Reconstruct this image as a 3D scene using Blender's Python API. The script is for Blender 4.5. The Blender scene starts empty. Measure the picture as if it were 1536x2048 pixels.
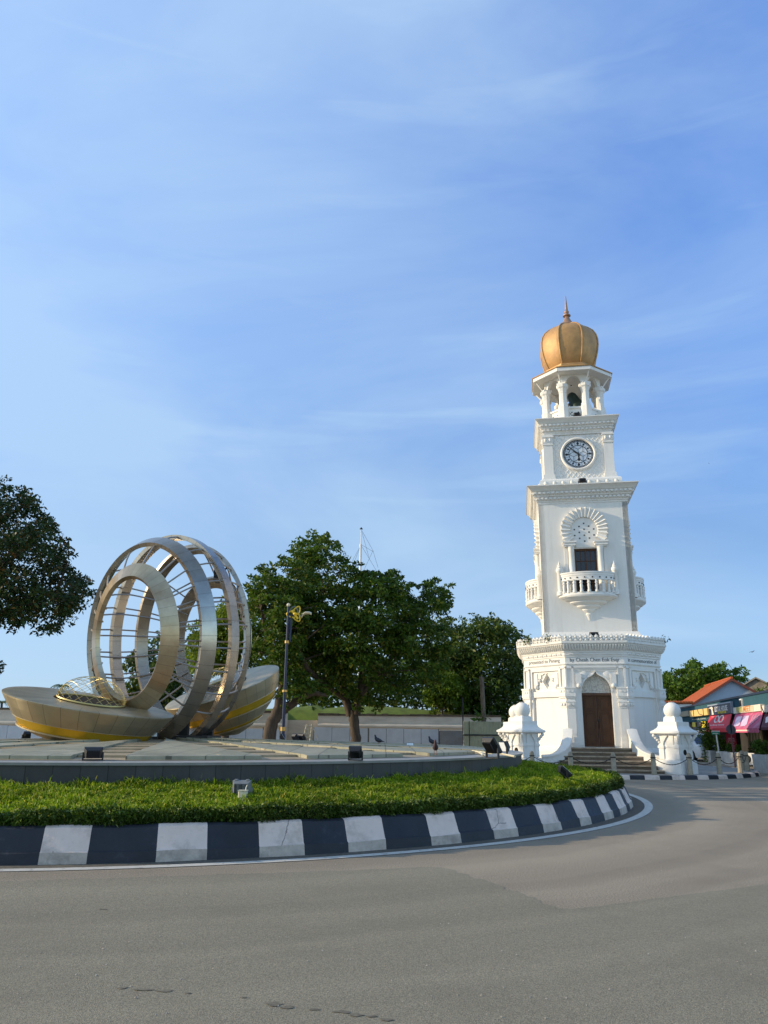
import bpy, math, random
import numpy as np
from math import sin, cos, pi, radians, sqrt, atan2, asin, degrees
from mathutils import Vector, Matrix
sc = bpy.context.scene
COL = sc.collection
rng = np.random.default_rng(7)
random.seed(7)

# ------------------------------------------------------------------ camera
EYE, FOC, PITCH, ROLL = 1.55, 1538.0, radians(15.83), radians(0.5)
_f = np.array([0, cos(PITCH), sin(PITCH)]); _r = np.array([1., 0, 0]); _u = np.array([0, -sin(PITCH), cos(PITCH)])
UP = _u * cos(ROLL) - _r * sin(ROLL)
RT = _r * cos(ROLL) + _u * sin(ROLL)
CAMP = np.array([0, 0, EYE])
cd = bpy.data.cameras.new('camera'); cam = bpy.data.objects.new('camera', cd); COL.objects.link(cam)
cd.sensor_fit = 'HORIZONTAL'; cd.sensor_width = 36; cd.lens = FOC / 1536 * 36
cd.clip_start = 0.05; cd.clip_end = 4000
M = Matrix.Identity(4)
for i in range(3):
    M[i][0] = RT[i]; M[i][1] = UP[i]; M[i][2] = -_f[i]; M[i][3] = CAMP[i]
cam.matrix_world = M
sc.camera = cam


def ray(px, py):
    return _f + RT * ((px - 768) / FOC) + UP * ((1024 - py) / FOC)


def ground(px, py, z=0.0):
    d = ray(px, py); return CAMP + d * ((z - EYE) / d[2])


def atY(px, py, Y):
    d = ray(px, py); return CAMP + d * (Y / d[1])


# ------------------------------------------------------------------ light
SUN_AZ = atan2(0.01, -1.0)      # direction towards the sun, counter-clockwise from +X
SUN_EL = radians(19)
sd = np.array([cos(SUN_EL) * cos(SUN_AZ), cos(SUN_EL) * sin(SUN_AZ), sin(SUN_EL)])
ld = bpy.data.lights.new('sun', 'SUN'); lo = bpy.data.objects.new('sun', ld); COL.objects.link(lo)
ld.energy = 2.4; ld.angle = radians(0.6); ld.color = (1.0, 0.82, 0.56)
lo.location = (-20, 0, 30)
lo.rotation_euler = Vector(-sd).to_track_quat('-Z', 'Y').to_euler()

w = bpy.data.worlds.new('World'); sc.world = w; w.use_nodes = True
nt = w.node_tree; nt.nodes.clear()
N = nt.nodes.new; L = nt.links.new
sky = N('ShaderNodeTexSky'); sky.sky_type = 'NISHITA'; sky.sun_disc = False
sky.sun_elevation = SUN_EL; sky.sun_rotation = pi / 2 - SUN_AZ
sky.air_density = 1.0; sky.dust_density = 0.5; sky.ozone_density = 3.5; sky.altitude = 0
tc = N('ShaderNodeTexCoord')
mp = N('ShaderNodeMapping'); mp.inputs['Scale'].default_value = (1.1, 1.6, 3.2); mp.inputs['Rotation'].default_value = (0.25, 0.3, 0.5)
L(tc.outputs['Generated'], mp.inputs['Vector'])
n1 = N('ShaderNodeTexNoise'); n1.inputs['Scale'].default_value = 1.25; n1.inputs['Detail'].default_value = 10; n1.inputs['Roughness'].default_value = 0.55
n1.inputs['Distortion'].default_value = 0.5
L(mp.outputs[0], n1.inputs['Vector'])
cr = N('ShaderNodeValToRGB'); cr.color_ramp.elements[0].position = 0.36; cr.color_ramp.elements[1].position = 0.74
cr.color_ramp.elements[0].color = (0, 0, 0, 1); cr.color_ramp.elements[1].color = (0.62, 0.62, 0.62, 1)
L(n1.outputs['Fac'], cr.inputs['Fac'])
mx = N('ShaderNodeMix'); mx.data_type = 'RGBA'
tint = N('ShaderNodeMix'); tint.data_type = 'RGBA'; tint.blend_type = 'MULTIPLY'; tint.inputs['Factor'].default_value = 1
sz = N('ShaderNodeSeparateXYZ'); L(tc.outputs['Generated'], sz.inputs[0])
gr = N('ShaderNodeValToRGB'); gr.color_ramp.elements[0].position = 0.0; gr.color_ramp.elements[0].color = (0.30, 0.36, 0.52, 1)
gr.color_ramp.elements[1].position = 0.75; gr.color_ramp.elements[1].color = (0.84, 0.98, 1.27, 1)
e_ = gr.color_ramp.elements.new(0.22); e_.color = (0.37, 0.45, 0.57, 1)
e_ = gr.color_ramp.elements.new(0.45); e_.color = (0.60, 0.73, 0.95, 1)
fw_ = N('ShaderNodeMapRange'); fw_.interpolation_type = 'SMOOTHSTEP'; fw_.inputs['From Min'].default_value = -0.15; fw_.inputs['From Max'].default_value = 0.5
L(sz.outputs['Y'], fw_.inputs['Value']); L(fw_.outputs[0], tint.inputs['Factor'])
L(sz.outputs['Z'], gr.inputs['Fac']); L(gr.outputs['Color'], tint.inputs['B']); L(sky.outputs[0], tint.inputs['A'])
vx = N('ShaderNodeMath'); vx.operation = 'MULTIPLY_ADD'; vx.inputs[1].default_value = -0.50; vx.inputs[2].default_value = 0.25; L(sz.outputs['X'], vx.inputs[0])
vn = N('ShaderNodeMath'); vn.operation = 'MULTIPLY_ADD'; vn.inputs[1].default_value = 0.85; L(cr.outputs['Color'], vn.inputs[0]); L(vx.outputs[0], vn.inputs[2])
m2 = N('ShaderNodeMapping'); m2.inputs['Scale'].default_value = (1.2, 2.2, 13.0); m2.inputs['Rotation'].default_value = (0.10, -0.12, 0.2); L(tc.outputs['Generated'], m2.inputs['Vector'])
n3 = N('ShaderNodeTexNoise'); n3.inputs['Scale'].default_value = 1.6; n3.inputs['Detail'].default_value = 8; n3.inputs['Distortion'].default_value = 0.3; L(m2.outputs[0], n3.inputs['Vector'])
c3 = N('ShaderNodeMapRange'); c3.inputs['From Min'].default_value = 0.56; c3.inputs['From Max'].default_value = 0.78; c3.inputs['To Max'].default_value = 0.24; L(n3.outputs['Fac'], c3.inputs['Value'])
va = N('ShaderNodeMath'); va.operation = 'ADD'; L(vn.outputs[0], va.inputs[0]); L(c3.outputs[0], va.inputs[1]); vn = va
vc = N('ShaderNodeClamp'); vc.inputs['Max'].default_value = 0.72; L(vn.outputs[0], vc.inputs['Value'])
L(vc.outputs[0], mx.inputs['Factor']); L(tint.outputs['Result'], mx.inputs['A'])
mx.inputs['B'].default_value = (1.72, 2.40, 3.12, 1)
bg = N('ShaderNodeBackground'); bg.inputs['Strength'].default_value = 0.15
L(mx.outputs['Result'], bg.inputs['Color'])
out = N('ShaderNodeOutputWorld'); L(bg.outputs[0], out.inputs['Surface'])
sc.view_settings.view_transform = 'Standard'; sc.view_settings.look = 'None'
sc.view_settings.exposure = 1.05; sc.view_settings.gamma = 1.0
try:
    sc.cycles.max_bounces = 6; sc.cycles.transparent_max_bounces = 6; sc.cycles.use_denoising = True
except Exception:
    pass


# ------------------------------------------------------------------ materials
def mat(name, col, rough=0.7, metal=0.0, var=0.0, vscale=3.0, bump=0.0, bscale=40.0, stain=None, sscale=0.8, samt=0.5, spec=0.4, coord='Object', detail=6, stretch=None, sramp=(0.5, 0.72)):
    m = bpy.data.materials.new(name); m.use_nodes = True
    t = m.node_tree; b = t.nodes['Principled BSDF']
    b.inputs['Base Color'].default_value = (*col, 1); b.inputs['Roughness'].default_value = rough
    b.inputs['Metallic'].default_value = metal; b.inputs['Specular IOR Level'].default_value = spec
    T = t.nodes.new('ShaderNodeTexCoord'); src = T.outputs[coord]
    if stretch:
        mm = t.nodes.new('ShaderNodeMapping'); mm.inputs['Scale'].default_value = stretch
        t.links.new(src, mm.inputs['Vector']); src = mm.outputs[0]
    last = None
    if var > 0:
        n = t.nodes.new('ShaderNodeTexNoise'); n.inputs['Scale'].default_value = vscale; n.inputs['Detail'].default_value = detail
        n.inputs['Roughness'].default_value = 0.65
        t.links.new(src, n.inputs['Vector'])
        r = t.nodes.new('ShaderNodeValToRGB')
        r.color_ramp.elements[0].position = 0.3; r.color_ramp.elements[1].position = 0.7
        r.color_ramp.elements[0].color = (*[c * (1 - var) for c in col], 1)
        r.color_ramp.elements[1].color = (*[min(1, c * (1 + var)) for c in col], 1)
        t.links.new(n.outputs['Fac'], r.inputs['Fac']); last = r.outputs['Color']
    if stain is not None:
        n = t.nodes.new('ShaderNodeTexNoise'); n.inputs['Scale'].default_value = sscale; n.inputs['Detail'].default_value = 8
        n.inputs['Roughness'].default_value = 0.7
        t.links.new(src, n.inputs['Vector'])
        r = t.nodes.new('ShaderNodeValToRGB'); r.color_ramp.elements[0].position = sramp[0]; r.color_ramp.elements[1].position = sramp[1]
        r.color_ramp.elements[0].color = (0, 0, 0, 1); r.color_ramp.elements[1].color = (samt, samt, samt, 1)
        t.links.new(n.outputs['Fac'], r.inputs['Fac'])
        x = t.nodes.new('ShaderNodeMix'); x.data_type = 'RGBA'
        t.links.new(r.outputs['Color'], x.inputs['Factor'])
        if last is not None: t.links.new(last, x.inputs['A'])
        else: x.inputs['A'].default_value = (*col, 1)
        x.inputs['B'].default_value = (*stain, 1); last = x.outputs['Result']
    if last is not None: t.links.new(last, b.inputs['Base Color'])
    if bump > 0:
        n = t.nodes.new('ShaderNodeTexNoise'); n.inputs['Scale'].default_value = bscale; n.inputs['Detail'].default_value = 5
        t.links.new(src, n.inputs['Vector'])
        bp = t.nodes.new('ShaderNodeBump'); bp.inputs['Strength'].default_value = bump; bp.inputs['Distance'].default_value = 0.02
        t.links.new(n.outputs['Fac'], bp.inputs['Height']); t.links.new(bp.outputs['Normal'], b.inputs['Normal'])
    return m


def seam_uv(m, nu, nv, width=0.03, dark=0.45):
    """dark panel joints drawn along the u and v lines of the part's own UV map"""
    t = m.node_tree; b = t.nodes['Principled BSDF']
    uv = t.nodes.new('ShaderNodeUVMap'); sp = t.nodes.new('ShaderNodeSeparateXYZ'); t.links.new(uv.outputs[0], sp.inputs[0])
    prev = None
    for ax, nn in (('X', nu), ('Y', nv)):
        if not nn: continue
        a = t.nodes.new('ShaderNodeMath'); a.operation = 'MULTIPLY'; a.inputs[1].default_value = nn; t.links.new(sp.outputs[ax], a.inputs[0])
        f = t.nodes.new('ShaderNodeMath'); f.operation = 'FRACT'; t.links.new(a.outputs[0], f.inputs[0])
        l = t.nodes.new('ShaderNodeMath'); l.operation = 'LESS_THAN'; l.inputs[1].default_value = width; t.links.new(f.outputs[0], l.inputs[0])
        # panel tone shift
        fl = t.nodes.new('ShaderNodeMath'); fl.operation = 'FLOOR'; t.links.new(a.outputs[0], fl.inputs[0])
        wn = t.nodes.new('ShaderNodeTexWhiteNoise'); wn.noise_dimensions = '1D'; t.links.new(fl.outputs[0], wn.inputs['W'])
        if prev is None: prev = l.outputs[0]; tone = wn.outputs['Value']
        else:
            mxm = t.nodes.new('ShaderNodeMath'); mxm.operation = 'MAXIMUM'; t.links.new(prev, mxm.inputs[0]); t.links.new(l.outputs[0], mxm.inputs[1]); prev = mxm.outputs[0]
    x = t.nodes.new('ShaderNodeMix'); x.data_type = 'RGBA'; x.blend_type = 'MULTIPLY'
    lk = b.inputs['Base Color'].links
    if lk: t.links.new(lk[0].from_socket, x.inputs['A'])
    else: x.inputs['A'].default_value = b.inputs['Base Color'].default_value
    x.inputs['B'].default_value = (dark, dark, dark, 1); t.links.new(prev, x.inputs['Factor'])
    hs = t.nodes.new('ShaderNodeHueSaturation'); mr = t.nodes.new('ShaderNodeMapRange')
    mr.inputs['To Min'].default_value = 0.88; mr.inputs['To Max'].default_value = 1.1
    t.links.new(tone, mr.inputs['Value']); t.links.new(mr.outputs[0], hs.inputs['Value']); t.links.new(x.outputs['Result'], hs.inputs['Color'])
    t.links.new(hs.outputs['Color'], b.inputs['Base Color'])
    return m


def leaf_mat(name, c1, c2, c3=None, trans=0.3, rough=0.5):
    m = bpy.data.materials.new(name); m.use_nodes = True
    t = m.node_tree; b = t.nodes['Principled BSDF']
    g = t.nodes.new('ShaderNodeNewGeometry'); r = t.nodes.new('ShaderNodeValToRGB')
    r.color_ramp.elements[0].color = (*c1, 1); r.color_ramp.elements[1].color = (*c2, 1)
    r.color_ramp.elements[1].position = 0.8
    if c3:
        e = r.color_ramp.elements.new(0.97); e.color = (*c3, 1)
    t.links.new(g.outputs['Random Per Island'], r.inputs['Fac'])
    n = t.nodes.new('ShaderNodeTexNoise'); n.inputs['Scale'].default_value = 0.7; n.inputs['Detail'].default_value = 3
    T = t.nodes.new('ShaderNodeTexCoord'); t.links.new(T.outputs['Object'], n.inputs['Vector'])
    hs = t.nodes.new('ShaderNodeHueSaturation')
    mr = t.nodes.new('ShaderNodeMapRange'); mr.inputs['From Min'].default_value = 0.3; mr.inputs['From Max'].default_value = 0.7
    mr.inputs['To Min'].default_value = 0.65; mr.inputs['To Max'].default_value = 1.35
    t.links.new(n.outputs['Fac'], mr.inputs['Value']); t.links.new(mr.outputs[0], hs.inputs['Value']); t.links.new(r.outputs[0], hs.inputs['Color'])
    t.links.new(hs.outputs[0], b.inputs['Base Color'])
    b.inputs['Roughness'].default_value = rough; b.inputs['Specular IOR Level'].default_value = 0.25
    tr = t.nodes.new('ShaderNodeBsdfTranslucent'); t.links.new(hs.outputs[0], tr.inputs['Color'])
    ms = t.nodes.new('ShaderNodeMixShader'); ms.inputs[0].default_value = trans
    o = t.nodes['Material Output']
    t.links.new(b.outputs[0], ms.inputs[1]); t.links.new(tr.outputs[0], ms.inputs[2]); t.links.new(ms.outputs[0], o.inputs['Surface'])
    return m


# ------------------------------------------------------------------ mesh helpers
class MB:
    def __init__(s): s.v = []; s.f = []; s.mi = []; s.uv = []; s.m = 0

    def add(s, vs, fs, uvs=None):
        o = len(s.v); s.v += [tuple(float(c) for c in p) for p in vs]
        for k, f in enumerate(fs):
            s.f.append(tuple(i + o for i in f)); s.mi.append(s.m)
            s.uv.append(uvs[k] if uvs else [(0.0, 0.0)] * len(f))
        return s

    def box(s, x0, x1, y0, y1, z0, z1, T=None):
        vs = [(x0, y0, z0), (x1, y0, z0), (x1, y1, z0), (x0, y1, z0), (x0, y0, z1), (x1, y0, z1), (x1, y1, z1), (x0, y1, z1)]
        if T is not None: vs = [tuple(T @ Vector(p)) for p in vs]
        return s.add(vs, [(0, 3, 2, 1), (4, 5, 6, 7), (0, 1, 5, 4), (1, 2, 6, 5), (2, 3, 7, 6), (3, 0, 4, 7)])

    def cbox(s, c, d, T=None):
        return s.box(c[0] - d[0] / 2, c[0] + d[0] / 2, c[1] - d[1] / 2, c[1] + d[1] / 2, c[2] - d[2] / 2, c[2] + d[2] / 2, T)

    def bevbox(s, c, d, r, T=None):
        """box with chamfered vertical edges and top"""
        x, y, z = d[0] / 2, d[1] / 2, d[2] / 2
        def ring(a, b, zz): return [(c[0] + p[0], c[1] + p[1], c[2] + zz) for p in
                                    [(-a + r, -b), (a - r, -b), (a, -b + r), (a, b - r), (a - r, b), (-a + r, b), (-a, b - r), (-a, -b + r)]]
        R = [ring(x, y, -z), ring(x, y, z - r), ring(x - r, y - r, z)]
        if T is not None: R = [[tuple(T @ Vector(p)) for p in q] for q in R]
        return s.loft(R, cap=True)

    def loft(s, rings, closed=True, cap=False, cyc=False, uv=False):
        n = len(rings[0]); vs = [p for r in rings for p in r]; fs = []; uvs = []
        R = len(rings)
        for i in range(R if cyc else R - 1):
            for j in range(n if closed else n - 1):
                a = i * n + j; b = i * n + (j + 1) % n; c = ((i + 1) % R) * n + (j + 1) % n; d = ((i + 1) % R) * n + j
                fs.append((a, b, c, d))
                u0, u1 = j / (n if closed else n - 1), (j + 1) / (n if closed else n - 1)
                v0, v1 = i / (R if cyc else R - 1), (i + 1) / (R if cyc else R - 1)
                uvs.append([(u0, v0), (u1, v0), (u1, v1), (u0, v1)])
        if cap:
            fs.append(tuple(range(n - 1, -1, -1))); uvs.append([(0.05, 0.05)] * n)
            fs.append(tuple((R - 1) * n + k for k in range(n))); uvs.append([(0.05, 0.05)] * n)
        return s.add(vs, fs, uvs)

    def lathe(s, prof, c=(0, 0, 0), n=24, cap=True, T=None, ph=0.0):
        R = [[(c[0] + r * cos(2 * pi * k / n + ph), c[1] + r * sin(2 * pi * k / n + ph), c[2] + z) for k in range(n)] for r, z in prof]
        if T is not None: R = [[tuple(T @ Vector(p)) for p in q] for q in R]
        return s.loft(R, cap=cap)

    def tube(s, pts, r, n=6, cap=True):
        pts = [np.array(p, float) for p in pts]; rs = r if hasattr(r, '__len__') else [r] * len(pts)
        R = []; a = None
        for i, p in enumerate(pts):
            t = pts[min(i + 1, len(pts) - 1)] - pts[max(i - 1, 0)]; t = t / (np.linalg.norm(t) + 1e-9)
            if a is None: a = np.cross(t, np.array([0, 0, 1.0]) if abs(t[2]) < 0.9 else np.array([1.0, 0, 0]))
            else: a = a - t * (a @ t)
            a = a / (np.linalg.norm(a) + 1e-9); b = np.cross(a, t)
            R.append([tuple(p + (a * cos(2 * pi * k / n) + b * sin(2 * pi * k / n)) * rs[i]) for k in range(n)])
        return s.loft(R, cap=cap)

    def prism(s, poly, f0, f1):
        """extrude a 2D outline: f0/f1 map (u,v) to 3D"""
        a = [f0(*p) for p in poly]; b = [f1(*p) for p in poly]; n = len(poly)
        s.add(a + b, [tuple(range(n)), tuple(range(2 * n - 1, n - 1, -1))] + [(k, (k + 1) % n, n + (k + 1) % n, n + k) for k in range(n)])
        return s

    def sphere(s, c, r, n=16, m=10, sq=(1, 1, 1)):
        R = []
        for i in range(m + 1):
            t = -pi / 2 + pi * i / m
            R.append([(c[0] + sq[0] * r * max(cos(t), 0.002) * cos(2 * pi * k / n), c[1] + sq[1] * r * max(cos(t), 0.002) * sin(2 * pi * k / n), c[2] + sq[2] * r * sin(t)) for k in range(n)])
        return s.loft(R, cap=True)

    def build(s, name, mats, parent=None, smooth=0, origin=None, T=None):
        me = bpy.data.meshes.new(name)
        vs = s.v
        if T is not None: vs = [tuple(T @ Vector(p)) for p in vs]
        if origin is not None: vs = [(p[0] - origin[0], p[1] - origin[1], p[2] - origin[2]) for p in vs]
        me.from_pydata(vs, [], s.f)
        if not isinstance(mats, (list, tuple)): mats = [mats]
        for m in mats: me.materials.append(m)
        if any(s.mi): me.polygons.foreach_set('material_index', s.mi)
        ul = me.uv_layers.new(name='UVMap'); flat = [c for f in s.uv for p in f for c in p]
        ul.data.foreach_set('uv', flat)
        import bmesh
        bm = bmesh.new(); bm.from_mesh(me); bmesh.ops.recalc_face_normals(bm, faces=bm.faces); bm.to_mesh(me); bm.free()
        if smooth:
            me.polygons.foreach_set('use_smooth', [True] * len(me.polygons)); me.set_sharp_from_angle(angle=radians(smooth))
        me.update()
        o = bpy.data.objects.new(name, me); COL.objects.link(o)
        if parent is not None: o.parent = parent
        elif origin is not None: o.location = origin
        return o


def empty(name, loc, rz=0, label=None, cat=None, group=None, kind=None):
    o = bpy.data.objects.new(name, None); COL.objects.link(o); o.location = tuple(float(c) for c in loc); o.rotation_euler = (0, 0, rz)
    o.empty_display_size = 0.2
    return tag(o, label, cat, group, kind)


def tag(o, label=None, cat=None, group=None, kind=None):
    if label: o['label'] = label
    if cat: o['category'] = cat
    if group: o['group'] = group
    if kind: o['kind'] = kind
    return o


def copy_tree(o, parent=None):
    c = o.copy(); COL.objects.link(c); c.parent = parent
    for ch in list(o.children): copy_tree(ch, c)
    return c


def raw_mesh(name, V, F4, mats, mi=None, parent=None, loc=None, smooth=False):
    """fast numpy quads"""
    me = bpy.data.meshes.new(name); n = len(F4)
    k = F4.shape[1]
    me.vertices.add(len(V)); me.vertices.foreach_set('co', np.asarray(V, np.float32).ravel())
    me.loops.add(n * k); me.loops.foreach_set('vertex_index', np.asarray(F4, np.int32).ravel())
    me.polygons.add(n); me.polygons.foreach_set('loop_start', np.arange(0, n * k, k, dtype=np.int32))
    try: me.polygons.foreach_set('loop_total', np.full(n, k, dtype=np.int32))
    except Exception: pass
    for m in (mats if isinstance(mats, (list, tuple)) else [mats]): me.materials.append(m)
    if mi is not None: me.polygons.foreach_set('material_index', np.asarray(mi, np.int32))
    me.update(calc_edges=True); me.validate()
    o = bpy.data.objects.new(name, me); COL.objects.link(o)
    if parent is not None: o.parent = parent
    if loc is not None: o.location = loc
    return o


def text(name, s, size, m, parent, T, extrude=0.004, align='CENTER', shear=0.0, bold=0.0, sx=1.0):
    cu = bpy.data.curves.new(name, 'FONT'); cu.body = s; cu.size = size; cu.extrude = extrude; cu.align_x = align; cu.align_y = 'CENTER'
    cu.shear = shear; cu.offset = bold; cu.resolution_u = 3
    ob = bpy.data.objects.new(name + '_src', cu); COL.objects.link(ob)
    bpy.context.view_layer.update()
    me = bpy.data.meshes.new_from_object(ob.evaluated_get(bpy.context.evaluated_depsgraph_get()))
    bpy.data.objects.remove(ob); bpy.data.curves.remove(cu)
    me.transform(T @ Matrix.Diagonal((sx, 1, 1, 1))); me.materials.clear(); me.materials.append(m); me.name = name
    o = bpy.data.objects.new(name, me); COL.objects.link(o); o.parent = parent
    return o


WALLT = Matrix(((1, 0, 0, 0), (0, 0, -1, 0), (0, 1, 0, 0), (0, 0, 0, 1)))   # text lying in XY -> standing, facing -Y

# ------------------------------------------------------------------ palette
m_asph = mat('sun bleached asphalt', (0.29, 0.238, 0.172), 0.9, var=0.6, vscale=60, bump=0.6, bscale=140, stain=(0.20, 0.165, 0.118), sscale=0.35, samt=0.6, detail=8)
m_patch = mat('newer asphalt patch', (0.225, 0.196, 0.137), 0.88, var=0.55, vscale=95, bump=0.5, bscale=170, stain=(0.165, 0.142, 0.098), sscale=0.55, samt=0.6, detail=8)
m_line = mat('worn road paint', (0.52, 0.49, 0.43), 0.7, var=0.12, vscale=8, stain=(0.2, 0.19, 0.17), sscale=9, samt=0.9, sramp=(0.55, 0.66))
m_dirt = mat('gutter dirt', (0.10, 0.085, 0.065), 0.95, var=0.4, vscale=20, stain=(0.16, 0.14, 0.10), sscale=2)
m_kdirty = mat('scuffed kerb foot', (0.46, 0.385, 0.32), 0.85, var=0.2, vscale=6, bump=0.5, bscale=20, stain=(0.24, 0.20, 0.17), sscale=3.5, samt=0.7, sramp=(0.5, 0.65))
m_kwhite = mat('kerb white paint', (0.68, 0.54, 0.46), 0.75, var=0.08, vscale=3, bump=0.35, bscale=16, stain=(0.36, 0.29, 0.24), sscale=2.6, samt=0.75, sramp=(0.5, 0.68))
m_kblack = mat('kerb black paint', (0.016, 0.018, 0.024), 0.6, var=0.25, vscale=3, bump=0.35, bscale=16, stain=(0.10, 0.10, 0.11), sscale=3.0, samt=0.45, sramp=(0.6, 0.75))
m_soil = mat('lawn soil', (0.03, 0.045, 0.008), 0.95, var=0.5, vscale=9)
m_grass = leaf_mat('grass blades', (0.075, 0.15, 0.004), (0.25, 0.34, 0.010), (0.46, 0.42, 0.07), trans=0.4)
m_hedge = leaf_mat('hedge leaves', (0.022, 0.055, 0.006), (0.075, 0.125, 0.010), (0.16, 0.19, 0.05), trans=0.2)
m_clad = seam_uv(mat('dark granite cladding', (0.048, 0.047, 0.044), 0.55, var=0.25, vscale=2.5, stain=(0.10, 0.092, 0.08), sscale=1.2, samt=0.4, stretch=(1, 1, 0.4)), 150, 0, 0.035, 0.35)
m_ledge = mat('granite ledge', (0.30, 0.29, 0.27), 0.4, var=0.15, vscale=4)
m_tile = mat('granite paving', (0.36, 0.325, 0.225), 0.45, var=0.2, vscale=2.5, stain=(0.16, 0.15, 0.11), sscale=0.7, samt=0.5)
m_step = mat('timber coloured steps', (0.33, 0.25, 0.15), 0.6, var=0.25, vscale=4)
m_steel = seam_uv(mat('brushed steel', (0.385, 0.345, 0.29), 0.27, metal=0.92, var=0.12, vscale=3, bump=0.05, bscale=30, stain=(0.30, 0.205, 0.12), sscale=0.7, samt=0.6), 44, 0, 0.028, 0.38)
m_steel_lit = seam_uv(mat('sunlit tint steel', (0.47, 0.375, 0.25), 0.28, metal=0.9, var=0.15, vscale=2, bump=0.05, bscale=30, stain=(0.36, 0.22, 0.12), sscale=0.6, samt=0.8), 44, 0, 0.028, 0.4)  # same steel for the front ring, its warm sunlight put into the base colour
m_rod = mat('steel rod', (0.42, 0.36, 0.30), 0.4, metal=0.8)
m_shell = seam_uv(mat('champagne steel cladding', (0.42, 0.35, 0.225), 0.40, metal=0.7, var=0.1, vscale=2, stain=(0.34, 0.29, 0.22), sscale=0.9, samt=0.5), 30, 0, 0.026, 0.42)
m_gold = mat('gold stripe', (0.62, 0.40, 0.03), 0.35, metal=0.6, var=0.12, vscale=2)
m_wire = mat('gold wire', (0.55, 0.44, 0.18), 0.4, metal=0.6)
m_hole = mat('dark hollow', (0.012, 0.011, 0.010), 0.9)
m_black = mat('black housing', (0.012, 0.012, 0.014), 0.45, var=0.2, vscale=10)
m_glass = mat('lamp glass', (0.75, 0.78, 0.8), 0.15)
m_grey = mat('grey cast metal', (0.20, 0.205, 0.21), 0.45, metal=0.3, var=0.15, vscale=8)
m_cream = mat('cream plastic', (0.62, 0.56, 0.40), 0.55, var=0.1, vscale=8)

# ------------------------------------------------------------------ ground, roads, roundabout island
IC = np.array([-5.92, 21.59])          # roundabout centre
TC = np.array([8.93, 33.84])            # tower island centre
TR = 6.25


def ringpt(c, r, a, z): return (c[0] + r * cos(a), c[1] + r * sin(a), z)


def annulus(name, c, prof, a0, a1, n, m, kind='structure', mi_fn=None, origin=True, uv=False):
    b = MB(); closed = abs(a1 - a0) > 6.28
    ang = [a0 + (a1 - a0) * k / n for k in range(n if closed else n + 1)]
    b.loft([[ringpt(c, r, a, z) for a in ang] for r, z in prof], closed=closed, uv=uv)
    if mi_fn:
        nn = len(ang) if closed else len(ang) - 1
        b.mi = [mi_fn((ang[k % nn] + ang[(k % nn)] + (a1 - a0) / n) / 2) for k in range(len(b.f))]
    return tag(b.build(name, m, smooth=40), kind=kind)


def wear(m, amt=0.13):
    t = m.node_tree; b_ = t.nodes['Principled BSDF']; c = t.nodes.new('ShaderNodeTexCoord')
    v = t.nodes.new('ShaderNodeVectorMath'); v.operation = 'SUBTRACT'; v.inputs[1].default_value = (IC[0], IC[1], 0); t.links.new(c.outputs['Object'], v.inputs[0])
    l = t.nodes.new('ShaderNodeVectorMath'); l.operation = 'LENGTH'; t.links.new(v.outputs[0], l.inputs[0])
    n2 = t.nodes.new('ShaderNodeTexNoise'); n2.inputs['Scale'].default_value = 0.35; n2.inputs['Detail'].default_value = 4; t.links.new(c.outputs['Object'], n2.inputs['Vector'])
    ad = t.nodes.new('ShaderNodeMath'); ad.operation = 'MULTIPLY_ADD'; ad.inputs[1].default_value = 0.8; t.links.new(n2.outputs['Fac'], ad.inputs[0]); t.links.new(l.outputs['Value'], ad.inputs[2])
    n = t.nodes.new('ShaderNodeTexNoise'); n.noise_dimensions = '1D'; n.inputs['Scale'].default_value = 1.1; n.inputs['Detail'].default_value = 4; t.links.new(ad.outputs[0], n.inputs['W'])
    r = t.nodes.new('ShaderNodeMapRange'); r.inputs['From Min'].default_value = 0.3; r.inputs['From Max'].default_value = 0.7; r.inputs['To Min'].default_value = 1 - amt; r.inputs['To Max'].default_value = 1 + amt; t.links.new(n.outputs['Fac'], r.inputs['Value'])
    h = t.nodes.new('ShaderNodeHueSaturation'); t.links.new(b_.inputs['Base Color'].links[0].from_socket, h.inputs['Color']); t.links.new(r.outputs[0], h.inputs['Value']); t.links.new(h.outputs[0], b_.inputs['Base Color'])


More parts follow.
